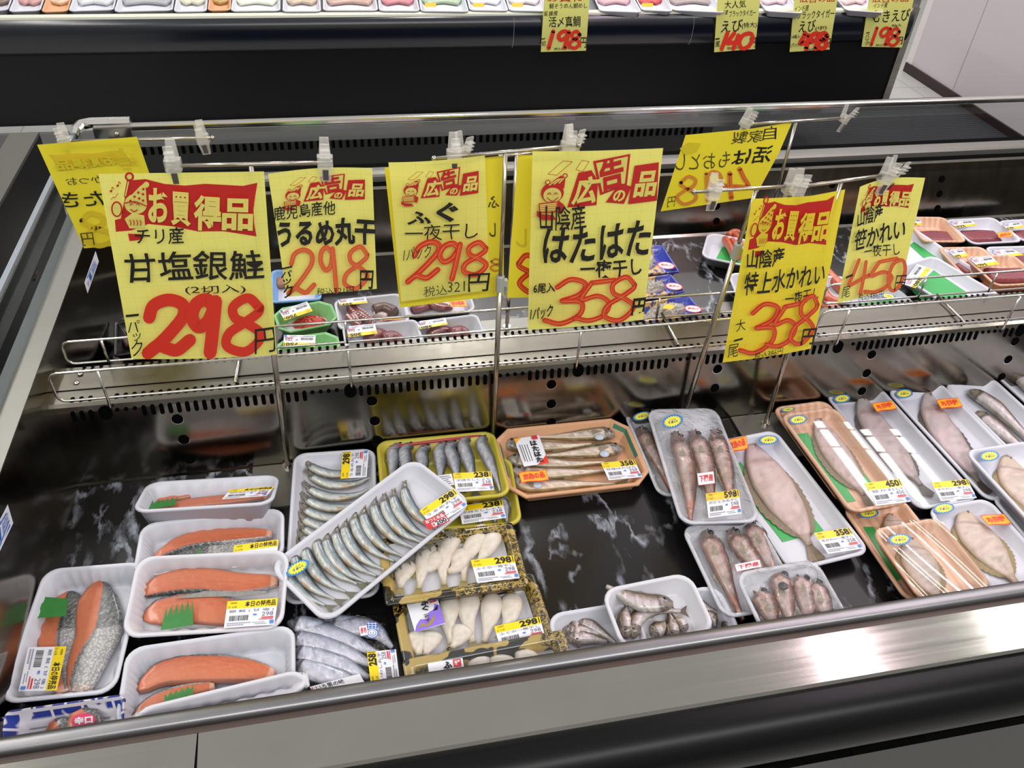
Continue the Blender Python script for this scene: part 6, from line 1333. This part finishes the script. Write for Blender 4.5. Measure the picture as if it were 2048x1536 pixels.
# cards facing the far side: marker bleeding through the back
c = Card('price_card', 'yellow card seen from behind at the far left, mirrored brush writing', kk1(217, 262, 800, 215, 1012, 828, 492, 868), YF - .008, PY3)
c.flag(kk1, (830, 405), (330, 425), (770, 280), CFT, CF); c.t('たたき', kk1, (760, 600), (372, 618), (745, 512), CB, .01); c.t('「かつお', kk1, (640, 470), (395, 490), (630, 425), CB, 0); c.d('8', kk1, (700, 830), (500, 850), (640, 640), 10, CFT); c.t('円', kk1, (560, 838), (490, 845), (545, 762), CG, 0); c.done()
c = Card('price_card', 'yellow card seen from behind at the upper right, large mirrored characters', kk4(68, 205, 705, 143, 472, 572, -78, 652), YF - .008, PY3, lambda u, v: .02 * max(0, u - .6) * max(0, .4 - v) * 3)
c.t('自', kk4, (600, 232), (520, 240), (612, 155), CB, .0); c.t('家製', kk4, (515, 245), (330, 262), (530, 172), CG, .01); c.t('活は', kk4, (562, 358), (325, 390), (590, 262), CB, .02); c.t('もおとし', kk4, (320, 395), (0, 415), (330, 300), CG, .0)
c.d('4', kk4, (430, 570), (275, 575), (445, 400), 10, CFR, CR_); c.d('9', kk4, (270, 585), (160, 590), (290, 415), 7, CFR); c.d('8', kk4, (140, 600), (0, 610), (160, 440), 7, CFR); c.t('円', kk4, (0, 620), (-45, 625), (10, 560), CG, 0)
c.pr.poly(kk4(30, 280, 80, 245, 155, 250, 130, 300, 60, 315), CF); c.done()
# small cards on the far case
def farcard(label, corners, items, digits, curl=0):
    c = Card('price_card', label, kk5(*corners), FY - .03, PY4, lambda u, v: curl * v * v, 'small yellow cards on the far case')
    for it in items: c.t(it[0], kk5, it[1], it[2], it[3], it[4] if len(it) > 4 else CB, .008, .03)
    for dd in digits: c.d(dd[0], kk5, dd[1], dd[2], dd[3], dd[4], CR_)
    c.done()
farcard('small yellow far card reading 198 for sea bream, hanging alone on the far case', (132, -60, 314, -62, 296, 203, 115, 208), [('鯛そうめん鯛めし', (148, 36), (300, 33), (150, 14)), ('お買得', (140, 8), (290, 6), (140, -20), CRD), ('愛媛産', (127, 64), (182, 62), (129, 45)), ('活〆真鯛', (147, 110), (274, 108), (147, 66)), ('一', (118, 158), (132, 156), (118, 154)), ('切', (118, 186), (134, 184), (118, 166)), ('円', (272, 192), (297, 190), (274, 150)), ('税込213円', (168, 200), (230, 198), (168, 190))], [('1', (128, 193), (175, 191), (136, 126), 8), ('9', (178, 193), (225, 191), (184, 126), 8), ('8', (222, 193), (272, 191), (230, 126), 7)])
farcard('small yellow far card reading 140 for extra large prawns with a torn lower corner', (826, -60, 1000, -62, 970, 194, 806, 207), [('大人気', (850, 36), (935, 30), (850, 5)), ('インド産', (815, 62), (862, 58), (818, 42)), ('ブラックタイガー', (868, 68), (975, 62), (868, 42)), ('えび', (834, 130), (918, 126), (838, 80)), ('(特大)', (918, 115), (978, 110), (918, 90)), ('一', (812, 158), (828, 156), (812, 152)), ('尾', (810, 188), (828, 186), (812, 164)), ('円', (948, 190), (972, 188), (950, 150)), ('税込151円', (858, 196), (920, 193), (858, 186))], [('1', (822, 195), (858, 193), (838, 132), 8), ('4', (850, 193), (902, 192), (866, 132), 8), ('0', (898, 192), (955, 190), (910, 132), 8)], -.006)
farcard('small yellow far card reading 498 for medium prawns', (1134, -60, 1312, -62, 1270, 198, 1110, 208), [('広告の品', (1150, 12), (1290, 8), (1152, -20), CRD), ('インド産', (1128, 48), (1185, 42), (1132, 24)), ('ブラックタイガー', (1140, 78), (1288, 70), (1143, 44)), ('えび', (1146, 130), (1212, 126), (1150, 82)), ('(中)', (1212, 125), (1258, 120), (1214, 105)), ('14尾入', (1118, 155), (1152, 152), (1118, 140)), ('1パック', (1112, 192), (1148, 188), (1114, 172)), ('円', (1248, 192), (1272, 190), (1250, 155)), ('税込537円', (1170, 204), (1230, 200), (1170, 192))], [('4', (1150, 196), (1192, 194), (1156, 134), 9), ('9', (1186, 196), (1226, 194), (1194, 134), 9), ('8', (1216, 194), (1260, 192), (1224, 132), 9)])
farcard('small yellow far card reading 198 for peeled shrimp beside the white wall', (1436, -60, 1622, -62, 1560, 190, 1398, 187), [('広告の品', (1440, 12), (1585, 8), (1442, -20), CRD), ('インド産', (1444, 34), (1500, 30), (1448, 14)), ('むきえび', (1440, 92), (1588, 84), (1446, 42)), ('90g入', (1518, 112), (1556, 108), (1520, 96)), ('一', (1416, 134), (1430, 132), (1416, 130)), ('パ', (1412, 152), (1428, 150), (1413, 138)), ('ッ', (1412, 164), (1428, 162), (1413, 154)), ('ク', (1410, 180), (1428, 178), (1412, 166)), ('円', (1536, 178), (1560, 176), (1540, 148)), ('税込213円', (1454, 184), (1510, 182), (1455, 176))], [('1', (1420, 180), (1462, 178), (1434, 112), 6), ('9', (1464, 180), (1506, 178), (1474, 112), 6), ('8', (1496, 182), (1545, 180), (1510, 114), 6)])
